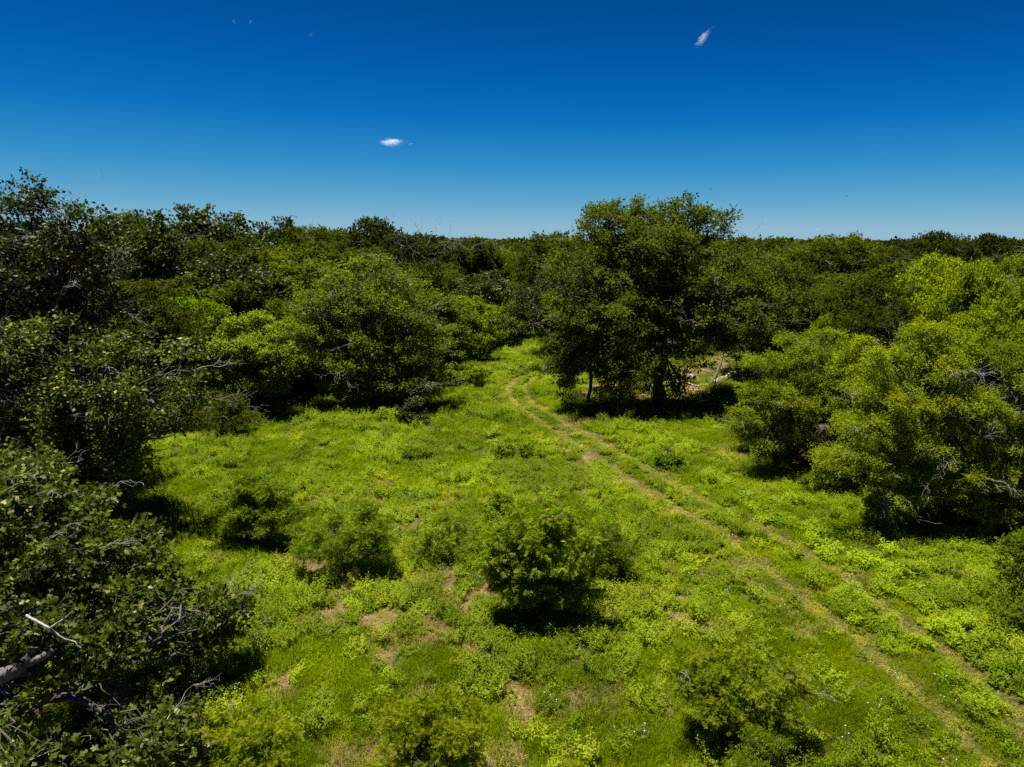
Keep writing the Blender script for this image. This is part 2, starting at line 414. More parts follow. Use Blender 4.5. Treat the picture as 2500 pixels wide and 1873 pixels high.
PATCH = [(700, 1075, 30, .6), (800, 1070, 25, .5), (1035, 1285, 42, 1.1), (1000, 1305, 40, .8), (905, 1265, 30, .7), (780, 1335, 34, .7), (690, 1285, 26, .6),
         (850, 1400, 38, .8), (920, 1372, 34, .8), (1120, 1500, 44, 1.0), (1135, 1545, 40, .9), (1040, 1400, 34, .8), (570, 1175, 34, .8), (600, 1200, 26, .7), (338, 1122, 24, 1.1),
         (412, 1565, 42, 1.1), (440, 1600, 40, .8), (590, 1480, 36, .7), (740, 1275, 26, .6), (1330, 832, 60, 1.0), (1480, 852, 60, .9), (1400, 895, 50, .7),
         (1545, 882, 50, 1.0), (1560, 780, 90, 1.2), (1530, 812, 90, 1.1), (1620, 790, 70, 1.1), (1480, 835, 70, 1.0), (640, 832, 36, .9), (1255, 985, 30, .9), (1222, 968, 26, .8), (1195, 992, 26, .4), (1575, 978, 34, 1.2), (1595, 990, 22, 1.1),
         (560, 1130, 30, .3), (110, 1560, 50, .8), (70, 1520, 50, .6), (1290, 850, 60, .8), (1380, 850, 50, .9), (1440, 880, 46, .8), (880, 1300, 30, .6), (960, 1240, 26, .5), (1175, 1090, 24, .4), (760, 1160, 20, .5), (1110, 824, 9, 1.0)]
PG = [(ground(x, y), r * scale_at(ground(x, y)[1], 0), s) for x, y, r, s in PATCH]
def soilmask(x, y):
    x = np.asarray(x, float); y = np.asarray(y, float)
    s = np.zeros(np.broadcast(x, y).shape)
    n = vnoise(x, y, 1.5, 31, 3)
    for (px, py), r, k in PG:
        d = ((x - px) / r) ** 2 + ((y - py) / (r * 1.3)) ** 2
        s = np.maximum(s, k * np.exp(-d))
    s = s * (0.25 + 1.5 * n)
    zone = np.exp(-(((x + 3.5) / 7) ** 2 + ((y - 21) / 8) ** 2))
    s = np.maximum(s, zone * np.clip((vnoise(x, y, 2.0, 33, 3) - .53) * 8, 0, 1) * .85)
    s = np.maximum(s, np.clip((vnoise(x, y, 3.0, 34, 3) - .70) * 8, 0, 1) * .6)
    return np.clip(s * np.clip((vnoise(x, y, .55, 37, 3) - .26) * 3.6, .1, 1.3), 0, 1)
MEADOW = np.array([ground(x, y) for x, y in [(-700, 1900), (60, 1250), (250, 1100), (330, 1000), (400, 945), (560, 895), (640, 885), (760, 880), (900, 870), (935, 830), (960, 790), (1080, 762), (1105, 738), (1130, 722), (1185, 722),
          (1200, 790), (1235, 805), (1290, 780), (1450, 762), (1560, 752), (1630, 770), (1650, 800), (1600, 850), (1560, 900), (1600, 990), (1750, 1040), (1880, 1090), (2000, 1150), (2230, 1250), (2700, 1500), (3300, 1900)]])
def in_poly(x, y, P):
    x = np.asarray(x); y = np.asarray(y); c = np.zeros(x.shape, bool); j = len(P) - 1
    for i in range(len(P)):
        xi, yi = P[i]; xj, yj = P[j]
        c ^= ((yi > y) != (yj > y)) & (x < (xj - xi) * (y - yi) / (yj - yi + 1e-12) + xi)
        j = i
    return c
def meadow_d(x, y):
    """signed distance to the meadow's edge, + outside"""
    d = seg_dist(x, y, np.vstack([MEADOW, MEADOW[:1]]))
    return np.where(in_poly(x, y, MEADOW), -d, d)

# ------------------------------------------------------------------ ground
def axis(lo, a0, a1, hi, step, g=1.12):
    mid = list(np.arange(a0, a1, step)); s = step; v = a1; up = []
    while v < hi: up.append(v); s *= g; v += s
    s = step; v = a0 - step; dn = []
    while v > lo: dn.append(v); s *= g; v -= s
    return np.array(dn[::-1] + mid + up)
gx = axis(-4000, -26, 30, 4000, .30); gy = axis(-400, 9, 62, 6000, .30)
GX, GY = np.meshgrid(gx, gy); GZ = hz(GX, GY)
rut = rutmask(GX, GY); GZ = GZ - rut * .06
nx, ny = len(gx), len(gy); ii = np.arange(nx * ny).reshape(ny, nx)
q = np.stack([ii[:-1, :-1], ii[:-1, 1:], ii[1:, 1:], ii[1:, :-1]], -1).reshape(-1, 4)
mg, t = mat('meadow soil and thatch'); N = t.nodes; Lk = t.links.new
out = N.new('ShaderNodeOutputMaterial'); p = N.new('ShaderNodeBsdfPrincipled'); p.inputs['Roughness'].default_value = .95; p.inputs['Specular IOR Level'].default_value = .1
tc = N.new('ShaderNodeTexCoord')
def noise(scale, detail=6, rough=.6):
    n = N.new('ShaderNodeTexNoise'); n.inputs['Scale'].default_value = scale; n.inputs['Detail'].default_value = detail; n.inputs['Roughness'].default_value = rough; Lk(tc.outputs['Object'], n.inputs[0]); return n
def ramp(src, stops):
    r = N.new('ShaderNodeValToRGB'); els = r.color_ramp.elements
    els[0].position, els[0].color = stops[0][0], (*stops[0][1], 1); els[1].position, els[1].color = stops[-1][0], (*stops[-1][1], 1)
    for p_, c_ in stops[1:-1]:
        e_ = els.new(p_); e_.color = (*c_, 1)
    Lk(src, r.inputs[0]); return r
g1 = ramp(noise(9).outputs[0], [(.3, (.016, .020, .004)), (.5, (.034, .042, .007)), (.7, (.10, .085, .030))])
g2 = ramp(noise(14, 8, .7).outputs[0], [(.3, (.09, .050, .024)), (.5, (.19, .115, .058)), (.72, (.33, .235, .135))])
g3 = ramp(noise(6, 8, .7).outputs[0], [(.3, (.024, .018, .010)), (.55, (.075, .052, .028)), (.75, (.15, .11, .06))])
def attr(nm):
    a_ = N.new('ShaderNodeAttribute'); a_.attribute_name = nm; return a_.outputs['Fac']
def mixc(f, a_, b_):
    m = N.new('ShaderNodeMix'); m.data_type = 'RGBA'; Lk(f, m.inputs[0]); Lk(a_, m.inputs[6]); Lk(b_, m.inputs[7]); return m.outputs[2]
c = mixc(attr('soil'), g1.outputs[0], g2.outputs[0]); c = mixc(attr('wood'), c, g3.outputs[0])
Lk(c, p.inputs['Base Color'])
bp = N.new('ShaderNodeBump'); bp.inputs['Distance'].default_value = .04; bp.inputs['Strength'].default_value = .8; Lk(noise(30, 5).outputs[0], bp.inputs['Height']); Lk(bp.outputs[0], p.inputs['Normal'])
Lk(p.outputs[0], out.inputs[0])
gme = mesh('meadow ground', np.stack([GX, GY, GZ], -1).reshape(-1, 3), [q], [mg], smooth=True)
soil_v = np.clip(np.maximum(soilmask(GX, GY) * .8, rut * .15), 0, 1)
md_v = meadow_d(GX, GY)
for nm, val in (('soil', soil_v), ('wood', np.clip(md_v / 2, 0, 1))):
    a_ = gme.attributes.new(nm, 'FLOAT', 'POINT'); a_.data.foreach_set('value', val.ravel().astype(np.float32))
tag(link('ground', gme), kind='structure')

# ------------------------------------------------------------------ scatter with geometry nodes (only for what nobody could count)
def gnscatter(name, protos, P, rot, scl, idx, vary, label, cat=None):
    me = bpy.data.meshes.new(name); me.vertices.add(len(P)); me.vertices.foreach_set('co', P.astype(np.float32).ravel())
    for nm, ty, val, key in (('rot', 'FLOAT_VECTOR', rot, 'vector'), ('scl', 'FLOAT_VECTOR', scl, 'vector'), ('idx', 'INT', idx, 'value'), ('vary', 'FLOAT', vary, 'value')):
        a_ = me.attributes.new(nm, ty, 'POINT'); a_.data.foreach_set(key, np.asarray(val, np.int32 if ty == 'INT' else np.float32).ravel())
    col = bpy.data.collections.new(name + ' kinds')
    for i, pm in enumerate(protos):
        o = bpy.data.objects.new('%s_kind_%s' % (name, 'abcdefghijkl'[i]), pm); col.objects.link(o)
    o = link(name, me); tag(o, label, cat, kind='stuff')
    g = bpy.data.node_groups.new(name + ' scatter', 'GeometryNodeTree')
    g.interface.new_socket('Geometry', in_out='INPUT', socket_type='NodeSocketGeometry'); g.interface.new_socket('Geometry', in_out='OUTPUT', socket_type='NodeSocketGeometry')
    n = g.nodes; gi = n.new('NodeGroupInput'); go = n.new('NodeGroupOutput'); ip = n.new('GeometryNodeInstanceOnPoints')
    ci = n.new('GeometryNodeCollectionInfo'); ci.inputs[0].default_value = col; ci.inputs[1].default_value = True; ci.inputs[2].default_value = True
    def na(nm, ty):
        x = n.new('GeometryNodeInputNamedAttribute'); x.data_type = ty; x.inputs[0].default_value = nm; return x.outputs[0]
    g.links.new(gi.outputs[0], ip.inputs['Points']); g.links.new(ci.outputs[0], ip.inputs['Instance'])
    ip.inputs['Pick Instance'].default_value = True
    g.links.new(na('idx', 'INT'), ip.inputs['Instance Index']); g.links.new(na('rot', 'FLOAT_VECTOR'), ip.inputs['Rotation']); g.links.new(na('scl', 'FLOAT_VECTOR'), ip.inputs['Scale'])
    g.links.new(ip.outputs[0], go.inputs[0])
    md = o.modifiers.new('scatter', 'NODES'); md.node_group = g
    return o

def blades(n, rad, h0, h1, w, lean, rng, curve=.35):
    a_ = rng.random(n) * 6.283; r = rad * np.sqrt(rng.random(n)); b = np.c_[np.cos(a_) * r, np.sin(a_) * r, np.full(n, -.03)]
    h = h0 + (h1 - h0) * rng.random(n) ** 1.3; la = rng.random(n) * 6.283; ld = np.c_[np.cos(la), np.sin(la), np.zeros(n)]
    ln = lean * (0.3 + rng.random(n)); side = np.c_[-ld[:, 1], ld[:, 0], np.zeros(n)]
    up = np.array([0, 0, 1.0])
    def pt(s): return b + ld * (ln * h * s ** 1.8)[:, None] + up * (h * s * (1 - curve * ln * s))[:, None]
    p0, p1, p2 = pt(0), pt(.55), pt(1.0)
    w_ = (w * (0.7 + .6 * rng.random(n)))[:, None] * .5
    V = np.stack([p0 - side * w_, p0 + side * w_, p1 + side * w_ * .9, p1 - side * w_ * .9, p2], 1).reshape(-1, 3)
    i = np.arange(n)[:, None] * 5
    tint = np.repeat(np.clip(rng.normal(.45, .22, n), 0, .95), 5)
    return V, i + np.array([0, 1, 2, 3]), i + np.array([3, 2, 4]), tint
def grass_clump(name, n, rad, h0, h1, w, lean, m, rng):
    V, q4, t3, ti = blades(n, rad, h0, h1, w, lean, rng); return mesh(name, V, [q4, t3], [m], ti)
def forb_clump(name, stems, rad, h0, h1, L, W, per, m, rng, tm=T_RHOMB, spread=.35):
    a_ = rng.random(stems) * 6.283; r = rad * np.sqrt(rng.random(stems)); b = np.c_[np.cos(a_) * r, np.sin(a_) * r, np.full(stems, -.02)]
    h = h0 + (h1 - h0) * rng.random(stems); tip = b + np.c_[rng.normal(size=(stems, 2)) * spread * h[:, None], h]
    pth = bent(b, tip, 4, .06, rng); acc = Acc(); v, f = tubes(pth, np.full((stems, 4), .003), 3); acc.add(v, f, np.full(len(v), .3))
    u = np.linspace(.25, 1.0, per)[None, :, None]
    P = (b[:, None] * (1 - u) + tip[:, None] * u + rng.normal(size=(stems, per, 3)) * .01).reshape(-1, 3)
    ph = (np.arange(per)[None] * 2.4 + rng.random((stems, 1)) * 6).reshape(-1)
    D = np.c_[np.cos(ph), np.sin(ph), .25 + .5 * rng.random(len(ph))]
    Nn = np.c_[rng.normal(size=(len(ph), 2)) * .35, np.ones(len(ph))]
    sz = np.tile(np.linspace(1.1, .6, per), stems) * (.7 + .6 * rng.random(len(ph)))
    acc.add(*leaves(P, D, Nn, L * sz, W * sz, tm, np.clip(rng.normal(.5, .2, len(ph)), 0, .95)))
    return acc.mesh(name, [m])
GT = (1.8, 2.3, .2)
MG_LUSH = foliage('lush grass', (.056, .092, .0001), (.165, .212, .0003), GT, .45, .8, .03, inst=True)
MG_YEL = foliage('yellow green grass', (.120, .150, .0005), (.275, .285, .001), GT, .42, .8, .03, inst=True)
MG_GREY = foliage('grey green weed', (.080, .122, .001), (.228, .280, .012), (1.7, 2.0, .5), .34, .6, .10, inst=True)
MG_BRI = foliage('bright broad leaf weed', (.088, .146, .0002), (.228, .292, .0008), GT, .42, .5, .12, inst=True)
MG_PALE = foliage('pale pressed grass', (.17, .19, .008), (.40, .38, .040), GT, .38, .8, .03, inst=True)
MG_DRY = foliage('dry straw grass', (.17, .12, .035), (.38, .28, .10), (1.2, 1.1, .6), .25, .7, .12, inst=True)
MG_DARK = foliage('low leafy weed', (.062, .104, .0001), (.178, .234, .0003), GT, .40, .6, .08, inst=True)
rg = np.random.default_rng(3)
GPROTO = [grass_clump('lush grass clump', 150, .38, .14, .42, .012, .6, MG_LUSH, rg),
          grass_clump('lush grass clump two', 150, .36, .12, .34, .012, .9, MG_LUSH, rg),
          grass_clump('yellow grass clump', 130, .34, .08, .26, .012, 1.0, MG_YEL, rg),
          forb_clump('grey weed clump', 17, .28, .16, .44, .105, .030, 13, MG_GREY, rg),
          forb_clump('low leafy clump', 26, .34, .06, .22, .070, .042, 9, MG_DARK, rg),
          forb_clump('bright weed clump', 12, .27, .20, .48, .155, .075, 9, MG_BRI, rg, T_LEAF5),
          grass_clump('dry grass clump', 120, .36, .06, .26, .009, 1.1, MG_DRY, rg),
          forb_clump('light weed clump', 20, .28, .12, .36, .090, .036, 10, MG_BRI, rg),
          grass_clump('mown grass clump', 130, .36, .03, .11, .011, 1.2, MG_PALE, rg),
          forb_clump('tall weed clump', 9, .20, .34, .66, .115, .034, 18, MG_GREY, rg, spread=.22)]
def scatter_pts(y0, y1, dens, k=.80, pad=4):
    n = int(dens * ((k * (y1 ** 2 - y0 ** 2)) + 2 * pad * (y1 - y0))); y = np.sqrt(R.random(n) * (y1 ** 2 - y0 ** 2) + y0 ** 2)
    return (R.random(n) * 2 - 1) * (k * y + pad), y
xs, ys, ss = [], [], []
for y0, y1, dn, s_ in ((9, 22, 15, 1.0), (22, 38, 11, 1.1), (38, 62, 6.5, 1.3), (62, 100, 3.2, 1.6)):
    x, y = scatter_pts(y0, y1, dn, .80, 11); xs.append(x); ys.append(y); ss.append(np.full(len(x), s_))
X, Y, S = map(np.concatenate, (xs, ys, ss))
md = meadow_d(X, Y); keep = (md < 1.5) | ((md < 14) & (R.random(len(X)) < .22))
X, Y, S, md = X[keep], Y[keep], S[keep], md[keep]
so = soilmask(X, Y); ru = rutmask(X, Y)
keep = R.random(len(X)) > np.clip(so * .72, 0, .64)
X, Y, S, so, ru, md = (v[keep] for v in (X, Y, S, so, ru, md))
nA = vnoise(X, Y, 5.5, 41, 3); nB = vnoise(X, Y, 2.6, 42, 3); nC = vnoise(X, Y, 1.2, 43, 2); n = len(X)
rnd = R.random(n)
idx = np.where(rnd < .5, 0, 1)                                     # lush grass by default
forb = (nA + (nB - .5) * .8 + (R.random(n) - .5) * .25) > .52
kindf = np.where(nC > .56, 3, np.where(nC > .42, 4, 7))
idx = np.where(forb, np.where(R.random(n) < .7, kindf, R.integers(2, 5, n)), idx)
idx = np.where(~forb & (R.random(n) < .22), 2, idx)
idx = np.where(~forb & (R.random(n) < .16), R.choice([3, 4, 4, 7], n), idx)
fz = np.exp(-(seg_dist(X, Y, FORB) / 1.5) ** 2)
idx = np.where(R.random(n) < fz * .42 * (nC > .42), 5, idx)
idx = np.where((R.random(n) < so * 1.3 + .025), 6, idx)
idx = np.where(ru > .20, np.where(R.random(n) < .12, 6, 8), idx)
idx = np.where((ru < .1) & (R.random(n) < .035 + .05 * (nB > .55)), 9, idx)
near_rut = np.exp(-(np.minimum(seg_dist(X, Y, RUT_L), seg_dist(X, Y, RUT_R)) / .75) ** 2)
big = 0.75 + .55 * R.random(n)
hs_ = big * (0.45 + 1.0 * nB) * R.uniform(.7, 1.3, n) * np.where(ru > .20, .7, 1 - .30 * near_rut) * np.where(so > .4, .7, 1)
shr = 1 - .25 * near_rut
shr = np.where(idx == 8, 1.15, shr)
scl = np.c_[S * big * shr, S * big * shr, S ** .4 * hs_]
rot = np.c_[R.normal(0, .07, n), R.normal(0, .07, n), R.random(n) * 6.283]
vary = np.clip(.46 + (vnoise(X, Y, 2.2, 45, 3) - .5) * 1.9 + R.normal(0, .22, n), 0, 1)
gnscatter('grass', GPROTO, np.c_[X, Y, hz(X, Y) - ru * .06], rot, scl, idx, vary, 'green grass and mixed weeds covering the meadow')

# tiny pale violet flowers in the grass
fl = Acc(); hexa = []
fa = np.arange(5) / 5 * 6.283
for i in range(3):
    cx, cy, cz = rg.normal(0, .10), rg.normal(0, .10), .30 + .14 * rg.random()
    C5 = np.repeat([[cx, cy, cz]], 5, 0); D5 = np.c_[np.cos(fa), np.sin(fa), np.full(5, .2)]
    fl.add(*leaves(C5, D5, np.repeat([[0, 0, 1.]], 5, 0), np.full(5, .017), np.full(5, .014), T_RHOMB, np.full(5, .5)))
    fl.add(*tubes(np.array([[[cx * .5, cy * .5, 0], [cx, cy, cz]]]), np.full((1, 2), .003), 3))
M_FLOWER = foliage('pale violet petal', (.50, .47, .75), (.62, .60, .85), (1, 1, 1), .2, .5, .2)
FD = [(1200, 1345), (1150, 1350), (900, 1085), (640, 1225), (655, 1228), (870, 1160), (1020, 1180), (1080, 1130), (1270, 1245), (1530, 1165), (1555, 1310), (1960, 1500), (2010, 1660), (1850, 1620),
      (1690, 1600), (1900, 1530), (2020, 1530), (1410, 1620), (990, 1600), (960, 1290), (1030, 1250), (560, 1440), (480, 1530), (1100, 1230), (1180, 1520), (1480, 1250), (940, 1195), (1700, 1345), (1980, 1480), (880, 1240), (1660, 1100)]
fp = np.array([ground(x, y) for x, y in FD]); ex = fp + R.normal(0, .3, (len(fp), 2)); fp = ex
gnscatter('wildflowers', [fl.mesh('violet flower sprig', [M_FLOWER])], np.c_[fp, hz(fp[:, 0], fp[:, 1])], np.c_[np.zeros((len(fp), 2)), R.random(len(fp)) * 6],
          np.ones((len(fp), 3)), np.zeros(len(fp), int), R.random(len(fp)), 'tiny pale violet wildflowers dotted through the meadow grass')

# ------------------------------------------------------------------ the trees and bushes that can be told apart
HERO = []                                  # (x, y, radius): keeps the woodland off them
def hero(kind, base, lob, label, cat, leafmat, barkmat, seed, depth, fork=None, tr=.3, Yo=0.0, Yabs=None, dome=True, **kw):
    """base, lob on the working sheet: lob = (x, y, rx, ry[, dY])"""
    rng = np.random.default_rng(seed)
    if Yabs is None: bx, by = ground(*base)
    else:
        bx, by = Yabs
    bz = float(hz(bx, by)); L_ = []
    ys_ = np.array([l[1] for l in lob]); y0_, y1_ = ys_.min(), ys_.max() + 1
    lob = list(lob)
    if dome:                                # the crown is a dome: low lobes stand out in front, others close it at the back
        lob = [tuple(l[:4]) + ((-depth * (math.sin(math.pi / 2 * (l[1] - y0_) / (y1_ - y0_)) * 1.05 - .12) + rng.uniform(-.22, .22) * depth,) if len(l) < 5 else (l[4],)) for l in lob]
        lob += [(l[0] + rng.uniform(-.3, .3) * l[2], l[1] - .22 * l[3], l[2], l[3], abs(l[4]) * .9 + .2 * depth) for l in lob[1::3] if l[4] < 0]
    for l in lob:
        dY = l[4] if len(l) > 4 else rng.uniform(-1, 1) * depth
        Yl = by + Yo + dY
        c = at(l[0], l[1], Yl); s = scale_at(Yl, c[2])
        L_.append([*c, l[2] * s, (l[2] + l[3]) * .5 * s, l[3] * s])
    L_ = np.array(L_)
    if fork is None: fk = np.array([bx, by, bz + .3])
    else:
        fk = np.array([bx + fork[0], by + fork[1], bz + fork[2]])
    ms = tree_meshes(kind, L_, (bx, by, bz), fk, tr, rng, leafmat, barkmat, split=True, **kw)
    HERO.append((bx, by, max(2.0, np.abs(L_[:, 0] - bx).max() * .8)))
    return make_thing(kind, ms, (bx, by, bz), label, cat)

# left: tall dark oak behind, broad lower oak in front of it, near oak at the bottom corner
TALL = hero('oak_tree', None, [(45, 425, 48, 40), (95, 425, 22, 28), (10, 470, 50, 45), (170, 495, 62, 42), (110, 520, 60, 50), (30, 550, 90, 70), (215, 545, 40, 45), (150, 590, 90, 60), (60, 640, 110, 60),
     (235, 650, 42, 38), (190, 665, 70, 40), (-60, 520, 90, 90), (-60, 650, 90, 90), (70, 730, 100, 60)],
     'tallest dark post oak at the left edge, its ragged top against the sky', 'oak tree', M_OAKD, M_BARKD, 11, 1.8, Yabs=(-21.0, 32.0), fork=(0, 0, 5.0), tr=.40,
     tmpl=T_LEAF5, L=.15, W=.13, sub_r=.75, sub_gap=.80, twigs=8, lpt=7, dead=46, deadlen=1.3, deadz=.05, flat=.35, down=.6, core=.7)
hero('oak_tree', None, [(110, 745, 110, 50), (330, 765, 95, 50), (395, 790, 45, 50), (210, 800, 110, 60), (40, 830, 110, 80), (330, 850, 105, 65), (400, 870, 42, 45), (180, 890, 120, 70), (60, 930, 110, 80),
     (265, 930, 70, 45), (340, 905, 30, 25), (180, 1000, 90, 50), (265, 1020, 45, 40), (-50, 800, 100, 90), (-60, 950, 100, 90), (120, 1030, 90, 50), (220, 1080, 60, 36), (285, 1095, 26, 20)],
     'broad leafy post oak full of pale dead twigs, below the tallest oak on the left', 'oak tree', M_OAK, M_BARKD, 12, 1.5, Yabs=(-17.2, 28.5), fork=(0, 0, 2.6), tr=.36,
     tmpl=T_LEAF5, L=.145, W=.125, sub_r=.70, sub_gap=.72, twigs=9, lpt=7, dead=95, deadlen=1.3, flat=.35, down=.6, core=.7)
NEAR = hero('oak_tree', None, [(20, 1030, 90, 50, 3.5), (150, 1090, 70, 50, 5), (200, 1270, 80, 60, 3), (380, 1300, 50, 36, 4.4), (130, 1230, 80, 60, 2.2), (60, 1060, 90, 50, 2.5), (-30, 1120, 90, 90, 1.5), (150, 1150, 70, 55, 2.5), (275, 1180, 62, 50, 4.5), (225, 1230, 90, 60, 3.5), (325, 1200, 40, 50, 4.6), (60, 1230, 90, 80, 1.0), (170, 1300, 110, 60, 1.5), (300, 1290, 60, 45, 3.5),
     (-30, 1330, 80, 80, 0), (70, 1345, 60, 40, -.5), (265, 1350, 80, 40, 1.8), (430, 1320, 72, 42, 4.2), (480, 1330, 45, 50, 4.6), (400, 1375, 60, 40, 3.6), (465, 1385, 34, 28, 4.3), (150, 1400, 60, 30, -.4), (230, 1430, 60, 26, .8),
     (120, 1480, 40, 24, -1.0), (345, 1500, 38, 28, 1.6), (300, 1540, 50, 26, .9), (400, 1540, 30, 24, 1.2), (290, 1600, 105, 42, -.6), (400, 1620, 65, 40, -.2), (200, 1640, 90, 36, -1.2), (20, 1590, 60, 34, -1.6), (60, 1640, 80, 30, -2.2)],
     'nearest oak in the bottom left corner with large lobed leaves and a bare forked limb', 'oak tree', M_OAK, M_BARKD, 13, 1.0, Yabs=(-12.2, 13.0), fork=(1.6, -.2, 2.9), tr=.30,
     holes=.40, dome=False, tmpl=T_OAK, L=.145, W=.135, sub_r=.46, sub_gap=.50, twigs=8, lpt=7, dead=40, deadlen=.8, flat=.35, down=.55, core=.75, limb_r=.24)

def limb_child(root, name, segs, m, seed):
    rng = np.random.default_rng(seed); b = np.array(root.location); acc = Acc()
    for pts, r0, r1 in segs:
        P = np.array([at(x, y, Y) for x, y, Y in pts]); t1 = np.linspace(0, 1, 12); t0 = np.linspace(0, 1, len(P))
        Q = np.c_[[np.interp(t1, t0, P[:, k]) for k in range(3)]].T; Q[1:-1] += rng.normal(size=(10, 3)) * r0 * .15
        v, f = tubes(Q[None], np.linspace(r0, r1, 12)[None] * (1 + .08 * rng.normal(size=12)), 8); acc.add(v - b, f)
        acc.add(np.vstack([v[-8:] - b, Q[-1] - b]), np.array([[i, (i + 1) % 8, 8] for i in range(8)]))
    return link(name, acc.mesh(name + ' wood', [m], True), root)
limb_child(NEAR, 'limb', [([(-60, 1490, 11.9), (0, 1464, 11.9), (40, 1445, 11.9), (66, 1427, 11.9), (70, 1398, 12.0)], .15, .10), ([(60, 1432, 11.9), (85, 1422, 11.9), (112, 1405, 12.0)], .08, .055)], M_BARK, 1)
limb_child(NEAR, 'dead_branch', [([(58, 1330, 11.6), (78, 1342, 11.4), (107, 1357, 11.3), (136, 1380, 11.3), (161, 1386, 11.3), (175, 1400, 11.3)], .024, .009),
                               ([(107, 1357, 11.3), (138, 1338, 11.3), (157, 1320, 11.3)], .018, .008), ([(138, 1338, 11.3), (137, 1315, 11.3)], .012, .006)], M_DEAD, 2)
_p = at(155, 552, 30.2) + R.normal(size=(90, 3)) * [.35, .3, .22]; _a = Acc()
_a.add(*leaves(_p - np.array(TALL.location), R.normal(size=(90, 3)), R.normal(size=(90, 3)), np.full(90, .13), np.full(90, .10), T_LEAF5, R.random(90)))
link('dead_leaves', _a.mesh('dead leaves', [M_DLEAF]), TALL)

# middle distance
BIG = hero('elm_tree', (1425, 868), [(1300, 492, 50, 42), (1360, 470, 55, 36), (1425, 475, 50, 42), (1480, 470, 40, 38), (1530, 495, 36, 42), (1290, 545, 60, 50), (1370, 540, 75, 55), (1455, 545, 75, 55), (1540, 555, 45, 40), (1225, 540, 34, 34), (1235, 590, 60, 36),
     (1330, 610, 85, 45), (1430, 620, 90, 50), (1540, 620, 75, 45), (1610, 600, 50, 40), (1255, 650, 70, 36), (1640, 660, 60, 45), (1350, 680, 80, 40), (1470, 680, 75, 32), (1570, 690, 75, 40), (1300, 730, 60, 34), (1510, 735, 50, 30),
     (1640, 720, 45, 30), (1690, 640, 40, 34, 2), (1670, 580, 36, 26, 3), (1600, 560, 40, 30, 2), (1470, 770, 26, 22), (1385, 760, 34, 24), (1360, 810, 44, 26), (1450, 815, 30, 24), (1400, 790, 26, 20, -5), (1330, 845, 36, 16), (1395, 850, 26, 14, -3), (1520, 775, 34, 18), (1560, 740, 40, 22), (1480, 850, 16, 10), (1250, 700, 50, 36), (1300, 780, 40, 30)],
     'big wide-crowned elm with a thick dark trunk beside the curve of the track', 'elm tree', M_ELM, M_BARKD, 21, 4.2, fork=(-.3, .2, 6.2), tr=.40,
     L=.17, W=.11, sub_r=.95, sub_gap=.98, twigs=9, lpt=13, dead=58, deadlen=1.8, deadz=.12, holes=.43, flat=.3, down=.6, core=.6, limb_r=.5)
hero('oak_tree', (1268, 874), [(1235, 735, 50, 36), (1290, 725, 55, 36), (1215, 785, 34, 30), (1265, 785, 48, 26), (1325, 775, 42, 28), (1350, 815, 30, 18), (1212, 845, 16, 24), (1225, 820, 22, 20), (1300, 825, 24, 16)],
     'slim dark oak on a thin straight trunk under the left side of the big elm', 'oak tree', M_ELM, M_BARKD, 22, 1.6, fork=(0, 0, 3.0), tr=.15,
     L=.15, W=.10, sub_r=.7, sub_gap=.75, twigs=8, lpt=11, dead=12, deadlen=1.1, flat=.3, down=.6)
hero('oak_tree', (1215, 800), [(1150, 655, 50, 30), (1205, 640, 45, 34), (1130, 690, 36, 28), (1185, 690, 45, 30), (1235, 690, 40, 36), (1215, 730, 34, 34), (1225, 775, 28, 26)],
     'rounded dark oak behind the slim oak where the track bends away', 'oak tree', M_OAKD, M_BARKD, 23, 2.0, fork=(0, 0, 3.0), tr=.25,
     L=.17, W=.12, sub_r=.8, sub_gap=.8, twigs=8, lpt=11, dead=10, deadlen=1.4, flat=.3, down=.6)
hero('tree', (820, 866), [(800, 585, 50, 34), (755, 620, 55, 40), (850, 625, 62, 42), (700, 675, 62, 44), (790, 670, 70, 48), (890, 685, 60, 45), (935, 730, 42, 45), (650, 720, 40, 36), (730, 740, 62, 42), (830, 745, 75, 45), (905, 780, 50, 42),
     (775, 800, 62, 36), (850, 820, 66, 36), (910, 835, 34, 24), (735, 835, 40, 24), (800, 850, 50, 20), (690, 790, 30, 24)],
     'large loose olive-green tree whose skirts touch the grass left of the track', 'tree', M_LOOSE, M_BARK, 24, 3.0, fork=(0, 0, 2.2), tr=.34,
     L=.15, W=.095, sub_r=.85, sub_gap=.82, twigs=9, lpt=11, dead=42, deadlen=1.7, flat=.35, down=.6, core=.6, limb_r=.42)
hero('mesquite_tree', (562, 888), [(500, 712, 34, 20), (555, 706, 42, 20), (610, 725, 28, 22), (480, 755, 34, 26), (540, 750, 50, 26), (595, 770, 42, 26), (500, 800, 42, 26), (560, 805, 50, 28), (612, 805, 26, 22), (470, 820, 24, 26), (540, 838, 34, 18), (590, 838, 30, 16)],
     'pale green feathery mesquite on thin black stems left of the large loose tree', 'mesquite tree', M_PALE, M_BARKD, 25, 1.5, tr=.14, stems=.25,
     L=.20, W=.075, tmpl=T_RHOMB, sub_r=.6, sub_gap=.62, twigs=9, lpt=11, dead=8, deadlen=1, flat=.5, down=.4)
